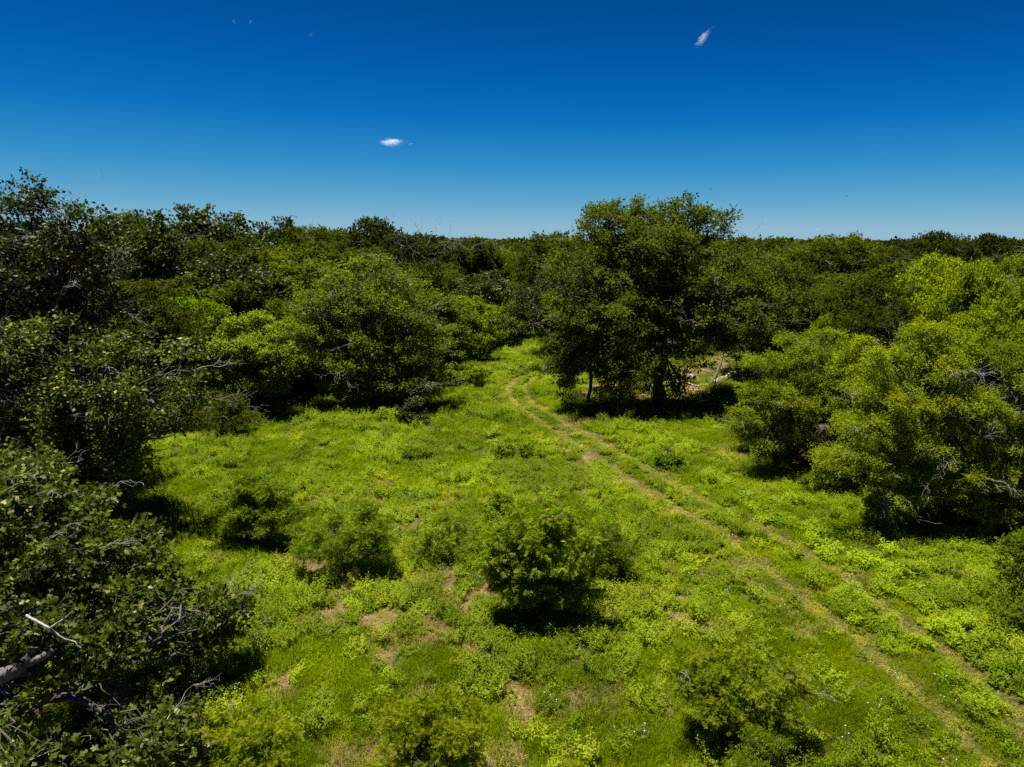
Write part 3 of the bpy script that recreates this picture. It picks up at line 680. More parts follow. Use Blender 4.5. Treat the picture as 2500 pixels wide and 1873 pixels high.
hero('mesquite_tree', (1690, 995), [(1715, 742, 42, 26), (1780, 740, 50, 26), (1840, 770, 45, 28), (1660, 790, 44, 34), (1735, 800, 60, 36), (1815, 820, 60, 36), (1645, 855, 38, 34), (1700, 865, 60, 36), (1780, 880, 60, 38), (1850, 880, 50, 40),
     (1610, 915, 40, 32), (1675, 930, 52, 34), (1750, 945, 60, 36), (1830, 950, 50, 34), (1640, 960, 38, 24), (1600, 905, 20, 20)],
     'yellow-green mesquite bulging towards the track, leftmost of the right-hand thicket', 'mesquite tree', M_MESQ, M_BARKD, 26, 1.9, tr=.2, stems=.3,
     L=.115, W=.038, tmpl=T_RHOMB, sub_r=.55, sub_gap=.60, twigs=10, lpt=20, dead=22, deadlen=1.0, flat=.45, down=.5)
hero('mesquite_tree', (2010, 1112), [(1990, 725, 46, 26), (2050, 750, 45, 28), (1930, 780, 50, 34), (2010, 795, 60, 34), (2090, 820, 50, 36), (1890, 850, 46, 38), (1960, 870, 62, 40), (2050, 880, 62, 40), (1880, 930, 50, 38), (1950, 950, 60, 40),
     (2040, 965, 60, 40), (1850, 990, 46, 28), (1920, 1015, 56, 30), (2000, 1035, 56, 32), (2070, 1030, 40, 36), (1790, 990, 30, 20), (1930, 1065, 44, 22), (2010, 1075, 44, 22), (2090, 1075, 40, 24)],
     'widest yellow-green mesquite of the right thicket, full of grey bare branches', 'mesquite tree', M_MESQ, M_BARKD, 27, 2.0, tr=.22, stems=.35,
     L=.105, W=.036, tmpl=T_RHOMB, sub_r=.52, sub_gap=.58, twigs=10, lpt=20, dead=48, deadlen=1.1, flat=.45, down=.5)
hero('mesquite_tree', (1850, 1035), [(1870, 760, 44, 24), (1840, 800, 40, 28), (1890, 810, 44, 30), (1850, 850, 44, 32), (1870, 900, 44, 32), (1835, 930, 40, 30), (1860, 970, 44, 28), (1800, 1000, 36, 22), (1850, 1015, 40, 20)],
     'middle mesquite filling the gap between the bulging and the widest mesquites', 'mesquite tree', M_MESQ, M_BARKD, 30, 1.6, tr=.15, stems=.3,
     L=.115, W=.038, tmpl=T_RHOMB, sub_r=.55, sub_gap=.60, twigs=10, lpt=20, dead=12, deadlen=1.0, flat=.45, down=.5)
hero('mesquite_tree', (2165, 1120), [(2180, 765, 50, 30), (2230, 790, 40, 40), (2140, 820, 40, 36), (2200, 850, 56, 38), (2130, 890, 44, 38), (2190, 930, 60, 42), (2250, 900, 40, 60), (2120, 960, 40, 36), (2180, 1010, 56, 40), (2240, 1010, 40, 50),
     (2120, 1040, 36, 30), (2200, 1080, 50, 30), (2250, 1090, 40, 40), (2150, 1110, 36, 20), (2120, 1085, 34, 20)],
     'mesquite cut by the right edge with a dark tangled trunk above the cactus', 'mesquite tree', M_MESQ, M_BARKD, 28, 1.6, tr=.2, stems=.35,
     L=.105, W=.036, tmpl=T_RHOMB, sub_r=.52, sub_gap=.58, twigs=10, lpt=20, dead=34, deadlen=1.1, flat=.45, down=.6)
hero('tree', (2240, 1290), [(2212, 1190, 40, 26), (2250, 1170, 40, 30), (2190, 1225, 26, 18), (2240, 1240, 40, 24)],
     'small round bush at the right edge just below the cactus', 'bush', M_BRIGHT, M_BARKD, 29, .5, tr=.05, stems=.2, L=.10, W=.05, sub_r=.3, sub_gap=.32, twigs=8, lpt=8, flat=.5)

_b = at(905, 505, 80)
hero('tree', None, [(880, 528, 40, 20), (925, 535, 42, 20), (850, 522, 30, 18), (960, 548, 30, 18), (900, 560, 60, 26)],
     'half-dead skyline tree with bare grey branches', 'tree', M_OLIVE, M_BARK, 31, 1.5, Yabs=(_b[0], 80.0), fork=(0, 0, 5.0), tr=.3,
     L=.24, W=.16, sub_r=.8, sub_gap=1.0, twigs=7, lpt=8, dead=20, deadlen=3.0, deadz=1.0, flat=.4, down=.5)
# bushes standing in the meadow
BS = dict(stems=.16, flat=.55, down=.45, fill=.15, holes=.46)
hero('bush', (1165, 1325), [(1180, 1095, 34, 28), (1150, 1130, 40, 30), (1215, 1130, 42, 30), (1100, 1165, 36, 28), (1170, 1180, 48, 30), (1245, 1180, 46, 30), (1085, 1210, 34, 26), (1140, 1225, 44, 26), (1215, 1235, 50, 28), (1105, 1255, 34, 22), (1170, 1275, 32, 20), (1240, 1275, 40, 22), (1125, 1290, 24, 16)],
     'tallest bush in the middle of the meadow, drooping leaves over many dark stems', 'bush', M_BUSH, M_BARKD, 41, .8, tr=.07,
     L=.17, W=.13, tmpl=T_FEATHER, sub_r=.34, sub_gap=.34, twigs=7, lpt=8, droop=.35, flat=.5, down=.5, stems=.22)
hero('bush', (1320, 1240), [(1310, 1165, 32, 24), (1290, 1195, 28, 22), (1335, 1200, 26, 24), (1310, 1220, 32, 16)],
     'lower dark bush tucked against the right side of the tallest meadow bush', 'bush', M_BUSH, M_BARKD, 42, .4, tr=.04, L=.11, W=.08, tmpl=T_FEATHER3, sub_r=.28, sub_gap=.27, twigs=8, lpt=9, **BS)
hero('bush', (560, 1165), [(490, 1060, 32, 20), (540, 1050, 40, 22), (600, 1065, 40, 24), (480, 1095, 34, 22), (545, 1095, 50, 24), (610, 1105, 40, 26), (575, 1135, 50, 20), (500, 1125, 30, 16), (625, 1135, 26, 16)],
     'rounded feathery bush nearest the left oaks, with thin bare stems on its left', 'bush', M_BUSH, M_BARKD, 43, .7, tr=.05, L=.12, W=.09, tmpl=T_FEATHER3, sub_r=.32, sub_gap=.31, twigs=8, lpt=10, dead=3, deadlen=.4, **BS)
hero('bush', (745, 1228), [(700, 1110, 44, 20), (770, 1105, 46, 20), (660, 1145, 34, 20), (725, 1145, 50, 24), (800, 1145, 44, 24), (850, 1160, 24, 18), (680, 1180, 44, 22), (750, 1185, 50, 24), (820, 1185, 40, 20), (700, 1208, 40, 14), (775, 1210, 40, 12)],
     'broad low mesquite bush spreading between the feathery bush and the tallest bush', 'bush', M_BUSH, M_BARKD, 44, .9, tr=.04, L=.11, W=.085, tmpl=T_FEATHER3, sub_r=.32, sub_gap=.32, twigs=8, lpt=10, **BS)
hero('bush', (960, 1205), [(915, 1150, 30, 16), (970, 1125, 34, 18), (1020, 1145, 28, 16), (940, 1175, 36, 18), (1000, 1175, 34, 16), (900, 1190, 24, 12), (925, 1205, 22, 10)],
     'low spreading bush just left of the tallest meadow bush', 'bush', M_BUSH, M_BARKD, 45, .6, tr=.035, L=.10, W=.075, tmpl=T_FEATHER3, sub_r=.28, sub_gap=.29, twigs=8, lpt=10, **BS)
hero('bush', (1085, 1115), [(1085, 1085, 22, 16), (1070, 1105, 22, 12), (1105, 1098, 18, 12)],
     'small dark bush just up the slope behind the tallest meadow bush', 'bush', M_BUSH, M_BARKD, 46, .3, tr=.03, L=.09, W=.06, sub_r=.22, sub_gap=.22, twigs=8, lpt=10, **BS)
hero('bush', (1595, 1585), [(1500, 1440, 45, 20), (1580, 1430, 50, 22), (1660, 1435, 40, 20), (1455, 1480, 30, 20), (1530, 1480, 40, 22), (1640, 1485, 48, 24), (1715, 1475, 32, 22), (1560, 1515, 40, 22), (1500, 1530, 34, 20), (1690, 1530, 36, 22), (1600, 1550, 46, 24), (1660, 1575, 30, 18)],
     'open feathery bush near the bottom edge left of the ruts, stems showing', 'bush', M_LOOSE, M_BARKD, 47, .8, tr=.045, L=.12, W=.085, tmpl=T_FEATHER, sub_r=.26, sub_gap=.30, twigs=8, lpt=9, dead=4, deadlen=.5, **BS)
hero('bush', (1650, 1680), [(1620, 1610, 34, 18), (1680, 1620, 32, 18), (1600, 1645, 34, 20), (1660, 1650, 38, 20)],
     'smaller feathery bush at the bottom edge below the open feathery bush', 'bush', M_BUSH, M_BARKD, 48, .4, tr=.03, L=.11, W=.08, tmpl=T_FEATHER3, sub_r=.24, sub_gap=.26, twigs=8, lpt=9, **BS)
hero('bush', (935, 1668), [(870, 1550, 34, 18), (930, 1530, 44, 20), (1000, 1545, 36, 20), (850, 1590, 34, 22), (915, 1580, 42, 22), (985, 1590, 44, 24), (880, 1630, 40, 22), (950, 1635, 46, 24), (1020, 1625, 26, 20)],
     'yellow-green feathery bush at the middle of the bottom edge', 'bush', M_MESQ, M_BARKD, 49, .6, tr=.04, L=.11, W=.085, tmpl=T_FEATHER, sub_r=.26, sub_gap=.28, twigs=8, lpt=9, dead=2, deadlen=.4, **BS)
hero('bush', (545, 1672), [(490, 1560, 30, 18), (545, 1555, 40, 20), (605, 1580, 34, 20), (470, 1600, 32, 22), (530, 1605, 44, 24), (600, 1625, 38, 22), (500, 1640, 36, 20), (560, 1648, 40, 18), (640, 1640, 24, 18)],
     'dark feathery bush at the bottom edge beside the near oak', 'bush', M_LOOSE, M_BARKD, 50, .6, tr=.04, L=.11, W=.085, tmpl=T_FEATHER, sub_r=.26, sub_gap=.28, twigs=8, lpt=9, dead=2, deadlen=.4, **BS)
hero('bush', (845, 912), [(830, 885, 14, 12), (850, 892, 18, 12), (838, 900, 16, 9)],
     'small pale weedy shrub in front of the large loose tree', 'shrub', M_BUSH, M_BARKD, 51, .3, tr=.03, L=.12, W=.07, sub_r=.3, sub_gap=.3, twigs=6, lpt=7, **BS)
hero('bush', (890, 917), [(875, 882, 16, 14), (900, 875, 16, 14), (890, 898, 26, 14), (912, 893, 14, 14), (868, 902, 14, 10)],
     'dark upright shrub standing at the front of the large loose tree', 'shrub', M_OAKD, M_BARKD, 52, .4, tr=.03, L=.13, W=.06, sub_r=.3, sub_gap=.3, twigs=8, lpt=10, **BS)
hero('bush', (1445, 1008), [(1435, 995, 18, 8), (1455, 993, 16, 8)],
     'small low dark bush in the grass right of the double ruts', 'bush', M_BUSH, M_BARKD, 53, .2, tr=.02, L=.10, W=.06, sub_r=.24, sub_gap=.25, twigs=8, lpt=10, **BS)
hero('bush', (900, 990), [(885, 978, 20, 9), (915, 980, 18, 8)],
     'small low bush in the open meadow left of the track', 'bush', M_BUSH, M_BARKD, 54, .2, tr=.02, L=.10, W=.06, sub_r=.24, sub_gap=.25, twigs=8, lpt=10, **BS)
hero('bush', (1110, 985), [(1085, 972, 22, 9), (1120, 968, 26, 10), (1150, 980, 18, 8)],
     'low wide bush in the meadow just left of the double ruts', 'bush', M_BUSH, M_BARKD, 55, .3, tr=.02, L=.10, W=.06, sub_r=.26, sub_gap=.28, twigs=8, lpt=10, **BS)
hero('bush', (1910, 1140), [(1890, 1095, 24, 16), (1925, 1100, 30, 18), (1900, 1120, 34, 16), (1945, 1125, 22, 12)],
     'dark ground-hugging bush at the foot of the widest mesquite', 'bush', M_BUSH, M_BARKD, 56, .4, tr=.02, L=.10, W=.06, sub_r=.26, sub_gap=.26, twigs=8, lpt=10, **BS)
hero('bush', (1790, 1060), [(1760, 1035, 26, 12), (1800, 1030, 34, 14), (1840, 1040, 28, 12)],
     'low leafy bush between the two big mesquites of the right thicket', 'bush', M_BRIGHT, M_BARKD, 57, .4, tr=.02, L=.10, W=.06, sub_r=.26, sub_gap=.28, twigs=8, lpt=10, **BS)
hero('bush', (2200, 1370), [(2180, 1320, 32, 18), (2210, 1300, 34, 20), (2190, 1345, 34, 16), (2230, 1340, 30, 22)],
     'lowest leafy bush at the right edge above the bright weeds', 'bush', M_BRIGHT, M_BARKD, 58, .4, tr=.02, L=.10, W=.045, sub_r=.26, sub_gap=.28, twigs=8, lpt=10, **BS)
hero('bush', (470, 935), [(455, 870, 26, 20), (500, 880, 30, 22), (450, 905, 28, 20), (495, 910, 34, 18), (535, 905, 20, 14)],
     'olive shrub with bare grey stems at the foot of the pale mesquite', 'shrub', M_OLIVE, M_BARKD, 59, .8, tr=.04, L=.12, W=.06, sub_r=.4, sub_gap=.4, twigs=7, lpt=9, dead=14, deadlen=.8, **BS)
hero('bush', (1000, 835), [(960, 812, 22, 9), (1000, 815, 30, 10), (1040, 806, 22, 9)],
     'low dark scrub beside the thin sapling', 'bush', M_BUSH, M_BARKD, 60, .6, tr=.02, L=.14, W=.08, sub_r=.35, sub_gap=.36, twigs=8, lpt=10, **BS)
hero('tree', (1612, 822), [(1590, 740, 22, 14), (1625, 730, 24, 16), (1650, 745, 20, 14), (1605, 765, 22, 14), (1640, 772, 20, 12)],
     'small thin tree with pale forked stems behind the fallen logs', 'small tree', M_BRIGHT, M_BARK, 61, .8, tr=.08, stems=.15, L=.13, W=.07, sub_r=.5, sub_gap=.5, twigs=7, lpt=7, flat=.5, down=.5, dead=6, deadlen=1.2)
hero('sapling', (980, 806), [(980, 745, 13, 12), (972, 762, 14, 10), (990, 764, 13, 10), (981, 778, 14, 7)],
     'thin sapling with two pale stems standing alone near the far bend', 'sapling', M_BRIGHT, M_DEAD, 62, .3, tr=.06, stems=.12, L=.13, W=.08, sub_r=.35, sub_gap=.36, twigs=7, lpt=8, flat=.5, down=.6, limb_r=.5)
for i, (b, lb, txt) in enumerate([
    ((1035, 778), [(1015, 700, 26, 20), (1055, 690, 28, 20), (1000, 735, 26, 20), (1045, 730, 36, 22), (1030, 758, 30, 14), (975, 745, 20, 18)], 'bright green thicket bush at the far end of the meadow, left of the gap'),
    ((1100, 745), [(1075, 680, 24, 18), (1110, 668, 22, 18), (1100, 705, 26, 20), (1080, 725, 24, 14)], 'bright rounded bush at the far gap where the meadow narrows'),
    ((1160, 728), [(1140, 712, 24, 10), (1175, 705, 22, 12)], 'yellowish low scrub closing the far end of the meadow')]):
    hero('bush', b, lb, txt, 'bush', M_BRIGHT, M_BARKD, 70 + i, 1.2, tr=.06, stems=.3, L=.20, W=.11, sub_r=.6, sub_gap=.6, twigs=8, lpt=9, flat=.45, down=.6)

# ------------------------------------------------------------------ dead wood lying and standing in the clearing
def log_thing(name, pts, rads, label, cat, m=M_LOG, extra=()):
    P = []
    for dx, dy, dz in pts:
        x, y = ground(dx, dy); P.append([x, y, float(hz(x, y)) + dz])
    P = np.array(P); b = P[0].copy(); acc = Acc(); rng = np.random.default_rng(len(label))
    t0 = np.linspace(0, 1, len(P)); t1 = np.linspace(0, 1, 14)
    Q = np.c_[[np.interp(t1, t0, P[:, i]) for i in range(3)]].T; Q[1:-1] += rng.normal(size=(12, 3)) * .03
    rr = np.interp(t1, t0, rads) * (1 + .10 * rng.normal(size=14))
    v, f = tubes(Q[None], rr[None], 10); acc.add(v - b, f)
    n0 = len(v)
    for e0 in (0, 13):                      # broken ends
        cc = Q[e0] + (Q[e0] - Q[e0 + (1 if e0 == 0 else -1)]) * .25 - b
        ring = v[e0 * 10:(e0 + 1) * 10] - b
        vv = np.vstack([ring, cc]); acc.add(vv, np.array([[i, (i + 1) % 10, 10] for i in range(10)]))
    o = bpy.data.objects.new(name, None); COL.objects.link(o); o.location = b; tag(o, label, cat)
    link('log', acc.mesh(name + ' wood', [m], True), o)
    for (k_, e1, r0) in extra:
        s = Q[k_]; E = s + np.array(e1); pp = bent([s], [E], 6, .07, rng); br = Acc(); v2, f2 = tubes(pp, np.linspace(r0, r0 * .3, 6)[None], 6); br.add(v2 - b, f2)
        sub = pp[:, 3]; d = np.array(e1) * .5 + rng.normal(size=3) * .25 * np.linalg.norm(e1); v3, f3 = tubes(bent(sub, sub + d, 4, .08, rng), np.linspace(r0 * .55, r0 * .2, 4)[None], 5); br.add(v3 - b, f3)
        link('branch_stub', br.mesh('stub', [m], True), o)
    return o
log_thing('fallen_log', [(1436, 821, .22), (1470, 819, .24), (1500, 824, .25)], [.20, .26, .24], 'straight pale fallen log just right of the big elm trunk', 'log', extra=[(6, (.6, .5, .5), .07)])
log_thing('fallen_log', [(1437, 828, .08), (1475, 828, .10), (1510, 836, .10)], [.09, .10, .07], 'thin bleached pole lying in front of the straight log', 'log', M_DEAD)
log_thing('fallen_log', [(1542, 832, .16), (1570, 824, .32), (1596, 820, .75), (1612, 828, .25)], [.26, .26, .20, .14], 'curved grey fallen log arching off the ground', 'log', extra=[(10, (1.0, .3, -.3), .08), (11, (.8, -.5, .2), .06)])
log_thing('standing_dead_branch', [(1530, 836, .05), (1548, 826, .8), (1560, 815, 2.0), (1563, 815, 3.0)], [.13, .10, .08, .04], 'leaning dark snag rising between the fallen logs', 'dead branch', M_BARKD, extra=[(10, (.35, .1, .7), .04), (12, (.6, 0, -.4), .03)])
log_thing('broken_branch', [(1512, 835, .10), (1527, 833, .12), (1540, 838, .08)], [.07, .09, .05], 'reddish broken branch heap between the two fallen logs', 'dead branch', M_LOG, extra=[(4, (.3, .1, 1.2), .04), (8, (-.4, .2, .3), .04)])
log_thing('leaning_pole', [(1332, 852, 0), (1345, 848, 1.4), (1356, 846, 2.7)], [.07, .06, .05], 'dark bare pole leaning under the big elm', 'dead branch', M_BARKD)
log_thing('leaning_pole', [(1413, 892, 0), (1409, 888, .6), (1405, 884, 1.2)], [.06, .05, .03], 'short dark stick in front of the big elm trunk', 'dead branch', M_BARKD)
log_thing('leaning_pole', [(1538, 848, 0), (1543, 845, .6), (1547, 843, 1.3)], [.05, .045, .03], 'short pale stick standing in straw before the curved log', 'dead branch', M_DEAD)

# prickly pear under the right thicket
px, py = ground(2040, 1108)
cz = float(hz(px, py)); rc = np.random.default_rng(5)
cr = bpy.data.objects.new('prickly_pear', None); COL.objects.link(cr); cr.location = (px, py, cz)
tag(cr, 'clump of dull green prickly pear pads in shade below the right-edge mesquite', 'cactus')
def pad_mesh(rad, hgt):
    n, m_ = 14, 7; V = []
    for j in range(m_ + 1):
        t_ = j / m_ * math.pi
        for i in range(n):
            a_ = i / n * 6.283; w = math.sin(t_)
            V.append([math.cos(a_) * rad * w * (1 - .18 * math.cos(t_)), math.sin(a_) * .03 * w, hgt * (1 - math.cos(t_)) / 2])
    f = [[j * n + i, j * n + (i + 1) % n, (j + 1) * n + (i + 1) % n, (j + 1) * n + i] for j in range(m_) for i in range(n)]
    return mesh('pad', V, [np.array(f)], [M_CACTUS], smooth=True)
pads = [pad_mesh(.14, .34), pad_mesh(.12, .28), pad_mesh(.16, .38)]
for i in range(13):
    x, y = rc.uniform(-1.1, 1.1), rc.uniform(-.45, .35); z = -.02
    o = link('pad', pads[i % 3], cr, (x, y, z)); o.rotation_euler = (rc.normal(0, .22), rc.normal(0, .25), rc.uniform(-.6, .6))
    if i % 2:
        o2 = link('pad', pads[(i + 1) % 3], cr, (x + rc.normal(0, .05), y, .32)); o2.rotation_euler = (rc.normal(0, .3), rc.normal(0, .5), rc.uniform(-.8, .8)); o2.scale = (.85,) * 3

# ------------------------------------------------------------------ the woodland: single trees, then the far mass
def proto(name, kind, Ht, Rd, seed, lm, bm, **kw):
    rng = np.random.default_rng(seed); lb = rlobes(kind, Ht, Rd, rng)
    a = dict(L=.26, W=.18, sub_r=.80, sub_gap=1.0, twigs=7, lpt=8, flat=.35, down=.35, dead=6, deadlen=1.3, core=.6); a.update(kw)
    if kind == 'mesquite': a.setdefault('stems', .3)
    return tree_meshes(name, lb, (0, 0, 0), (0, 0, Ht * .34), .26, rng, lm, bm, **a), Ht, Rd
PR = {
 'oak_a': proto('oak a', 'oak', 10, 4.4, 101, M_OAKD, M_BARKD),
 'oak_b': proto('oak b', 'oak', 10, 4.0, 102, M_FOREST, M_BARKD),
 'green_a': proto('green a', 'oak', 10, 4.2, 103, M_FOREST, M_BARKD, L=.22, W=.14, lpt=10),
 'olive_a': proto('olive a', 'oak', 10, 4.6, 104, M_OLIVE, M_BARK, dead=20),
 'olive_b': proto('olive b', 'oak', 10, 4.0, 105, M_OLIVE, M_BARKD, L=.22, W=.13, lpt=10),
 'mesq_a': proto('mesquite a', 'mesquite', 7, 4.2, 106, M_MESQ, M_BARKD, L=.20, W=.09, sub_r=.6, sub_gap=.72, twigs=8, lpt=10, dead=12, flat=.5),
 'brig_a': proto('bright a', 'mesquite', 7, 3.8, 107, M_BRIGHT, M_BARKD, L=.22, W=.11, sub_r=.65, sub_gap=.75, twigs=8, lpt=9, dead=5, flat=.5),
 'elm_a': proto('elm a', 'mesquite', 9, 4.4, 108, M_ELM, M_BARKD, L=.22, W=.13, sub_r=.75, sub_gap=.85, twigs=8, lpt=9, dead=12, flat=.4),
}
def plant(pk, x, y, Ht, Rd, label, cat, group=None, kind='tree', rz=None):
    ms, h0, r0 = PR[pk]
    return make_thing(kind, ms, (x, y, float(hz(x, y))), label, cat, group, R.random() * 6.283 if rz is None else rz, (Rd / r0, Rd / r0, Ht / h0))
def plant_px(pk, cx, ytop, Yd, wpx, label, cat='tree', kind='tree', group=None):
    """crown centre column, crown top row, distance, crown width on the sheet"""
    p = at(cx, ytop, Yd); s = scale_at(Yd, p[2]); HERO.append((p[0], p[1], wpx * s * .36))
    return plant(pk, p[0], Yd, p[2], max(wpx * s * .56, p[2] * .34), label, cat, group, kind)
SPOT = [
 ('oak_a', 455, 450, 78, 225, 'round dark oak standing above the left woodland against the sky', 'oak tree', 'oak_tree'),
 ('oak_a', 300, 470, 62, 110, 'dark oak poking above the woodland just right of the tallest oak', 'oak tree', 'oak_tree'),
 ('green_a', 262, 458, 70, 70, 'light-topped tree on the skyline touching the tallest oak', 'tree', 'tree'),
 ('oak_a', 596, 475, 92, 62, 'small round dark crown alone on the skyline right of the round oak', 'oak tree', 'oak_tree'),
 ('green_a', 660, 484, 90, 85, 'light green crown on the skyline right of the small round crown', 'tree', 'tree'),
 ('olive_a', 810, 480, 88, 150, 'broad flat-topped crown on the skyline left of the bare branches', 'tree', 'tree'),
 ('oak_b', 720, 490, 96, 90, 'leafy crown on the skyline between the light crown and the flat-topped one', 'tree', 'tree'),
 ('oak_b', 1035, 512, 95, 110, 'green skyline crown above the far end of the meadow', 'tree', 'tree'),
 ('olive_b', 1200, 502, 74, 90, 'olive crown rising behind the left shoulder of the big elm', 'tree', 'tree'),
 ('olive_b', 1610, 515, 62, 130, 'olive crown standing behind the right shoulder of the big elm', 'tree', 'tree'),
 ('olive_a', 2020, 508, 90, 85, 'dark rounded crown highest on the right skyline', 'tree', 'tree'),
 ('olive_a', 2140, 514, 84, 120, 'broad dark crown on the skyline near the right edge', 'tree', 'tree'),
 ('olive_b', 1905, 600, 46, 200, 'dark olive tree behind the widest mesquite', 'tree', 'tree'),
 ('mesq_a', 2020, 560, 54, 180, 'tall yellow-green mesquite behind the dark olive tree', 'mesquite tree', 'mesquite_tree'),
 ('mesq_a', 2130, 575, 48, 180, 'sunlit yellow-green mesquite high at the right edge', 'mesquite tree', 'mesquite_tree'),
 ('mesq_a', 2120, 650, 41, 160, 'feathery tree between the sunlit mesquite and the edge mesquite', 'tree', 'tree'),
 ('mesq_a', 1790, 690, 47, 130, 'mesquite just behind the leftmost mesquite of the right thicket', 'mesquite tree', 'mesquite_tree'),
 ('olive_b', 1870, 665, 42, 150, 'olive tree peeking between the bulging and the widest mesquites', 'tree', 'tree'),
 ('olive_b', 1715, 585, 60, 150, 'dull green tree in the dip right of the big elm', 'tree', 'tree'),
 ('elm_a', 1800, 610, 55, 130, 'fine-leaved tree between the dip and the dark olive tree', 'tree', 'tree'),
 ('brig_a', 1700, 705, 60, 90, 'bright mesquite at the back of the log clearing', 'mesquite tree', 'mesquite_tree'),
 ('brig_a', 410, 635, 52, 115, 'pale green tree glowing in the dark left woodland', 'tree', 'tree'),
 ('elm_a', 510, 600, 60, 130, 'fine-leaved dark tree behind the pale mesquite', 'tree', 'tree'),
 ('elm_a', 620, 640, 57, 110, 'fine-leaved dark tree between the pale mesquite and the large loose tree', 'tree', 'tree'),
 ('oak_b', 900, 560, 72, 150, 'dark leafy tree directly behind the large loose tree', 'tree', 'tree'),
 ('oak_a', 1040, 590, 84, 140, 'dark oak behind the bright thicket at the far end of the meadow', 'oak tree', 'oak_tree'),
 ('brig_a', 940, 690, 66, 90, 'green tree at the right shoulder of the large loose tree', 'tree', 'tree'),
 ('olive_b', 330, 610, 46, 150, 'olive tree behind the broad leafy post oak', 'tree', 'tree'),
 ('mesq_a', 2200, 560, 60, 150, 'green crown behind the sunlit mesquite, cut by the right edge', 'tree', 'tree'),
]
for s_ in SPOT: plant_px(*s_)
# the rest: a loose even scatter outside the meadow; the clearing with the logs stays open
for q_, r_ in (((1540, 812), 4.5), ((1590, 795), 4.5), ((1500, 835), 4.0)): HERO.append((*ground(*q_), r_))
def poisson(x, y, gap, taken):
    keep = []; cell = {}
    for hx, hy, hr in taken:
        pass
    for i in range(len(x)):
        cx, cy = int(x[i] // gap), int(y[i] // gap); ok = True
        for a_ in (-1, 0, 1):
            for b_ in (-1, 0, 1):
                for j in cell.get((cx + a_, cy + b_), ()):
                    if (x[i] - x[j]) ** 2 + (y[i] - y[j]) ** 2 < gap * gap: ok = False
        if ok:
            cell.setdefault((cx, cy), []).append(i); keep.append(i)
    return np.array(keep)
x, y = scatter_pts(34, 150, .5, .78, 5)
m_ = meadow_d(x, y) > 2.6; x, y = x[m_], y[m_]
far = np.ones(len(x), bool)
for hx, hy, hr in HERO: far &= np.hypot(x - hx, y - hy) > hr + 1.6
far &= ~((x > 4) & (y < 60) & (x < 34)) & ~((x < 0) & (y < 50) & (x > -26))
x, y = x[far], y[far]
k_ = poisson(x, y, 5.6, HERO); x, y = x[k_], y[k_]
o_ = np.argsort(np.hypot(x, y)); x, y = x[o_], y[o_]
NT = min(len(x), 262)
dm = meadow_d(x, y)
def forest_h(x, y, d):
    left = 1 / (1 + np.exp((x + 2) / 6))
    h = 5.6 + np.clip(d / 22, 0, 1) * 4.6 + left * np.clip((y - 55) / 40, 0, 1) * .9
    return h
hh = forest_h(x, y, dm) + R.normal(0, 1.0, len(x))
MARKS = [(40, 'the tallest oak'), (260, 'the broad post oak'), (455, 'the round skyline oak'), (590, 'the pale mesquite'), (800, 'the large loose tree'), (960, 'the lone sapling'), (1080, 'the far bright thicket'),
         (1210, 'the slim oak'), (1420, 'the big elm'), (1600, 'the fallen logs'), (1740, 'the bulging mesquite'), (1900, 'the dark olive tree'), (2040, 'the widest mesquite'), (2190, 'the cactus')]
ORD = 'first second third fourth fifth sixth seventh eighth ninth tenth eleventh twelfth thirteenth fourteenth fifteenth'.split() + ['farthest'] * 40
COUNT = {}
for i in range(NT):
    left = x[i] < y[i] * .05; near = dm[i] < 9
    u = R.random()
    if near and not left: pk = 'mesq_a' if u < .5 else ('brig_a' if u < .75 else 'elm_a')
    elif near: pk = 'brig_a' if u < .35 else ('elm_a' if u < .75 else 'green_a')
    elif left: pk = ['oak_b', 'green_a', 'oak_a', 'elm_a', 'olive_b', 'brig_a'][int(u * 5.4)]
    else: pk = ['olive_a', 'olive_b', 'elm_a', 'oak_b', 'mesq_a'][int(u * 4.99)]
    look = {'oak_a': 'dark rounded', 'oak_b': 'leafy dark green', 'green_a': 'mid green', 'olive_a': 'broad dull olive', 'olive_b': 'dull olive', 'mesq_a': 'yellow-green feathery', 'brig_a': 'bright green feathery', 'elm_a': 'fine-leaved dark'}[pk]
    col_ = 1106 + x[i] / (y[i] * CT + 6 * ST) * F / K
    mark = min(MARKS, key=lambda m_: abs(m_[0] - col_))[1]
    c_ = COUNT.get((look, mark), 0); COUNT[(look, mark)] = c_ + 1
    lab = '%s tree, %s back into the woods behind %s' % (look, ORD[c_], mark)
    hgt = hh[i] * (.86 if pk in ('mesq_a', 'brig_a') else 1)
    plant(pk, x[i], y[i], hgt, 4.6 + R.random() * 3.0, lab, 'tree', 'trees of the woodland round the meadow', 'woodland_tree')
x2, y2 = [x[NT:]], [y[NT:]]
for y0, y1, dn in ((150, 300, .030), (300, 700, .016), (700, 1700, .009)):
    a_, b_ = scatter_pts(y0, y1, dn, .80, 10); x2.append(a_); y2.append(b_)
x2, y2 = np.concatenate(x2), np.concatenate(y2)
ok = np.hypot(x2, y2) > 60; x2, y2 = x2[ok], y2[ok]; n = len(x2)
FAR = [proto('far a', 'oak', 10, 5.0, 201, M_OLIVE, M_BARKD, L=.60, W=.42, sub_r=.95, sub_gap=1.35, twigs=5, lpt=6, dead=0)[0][1],
       proto('far b', 'oak', 10, 4.6, 202, M_FOREST, M_BARKD, L=.60, W=.42, sub_r=.95, sub_gap=1.35, twigs=5, lpt=6, dead=0)[0][1],
       proto('far c', 'oak', 10, 4.8, 203, M_OAKD, M_BARKD, L=.60, W=.42, sub_r=.95, sub_gap=1.35, twigs=5, lpt=6, dead=0)[0][1]]
left = 1 / (1 + np.exp((x2 / y2 + .02) / .08))
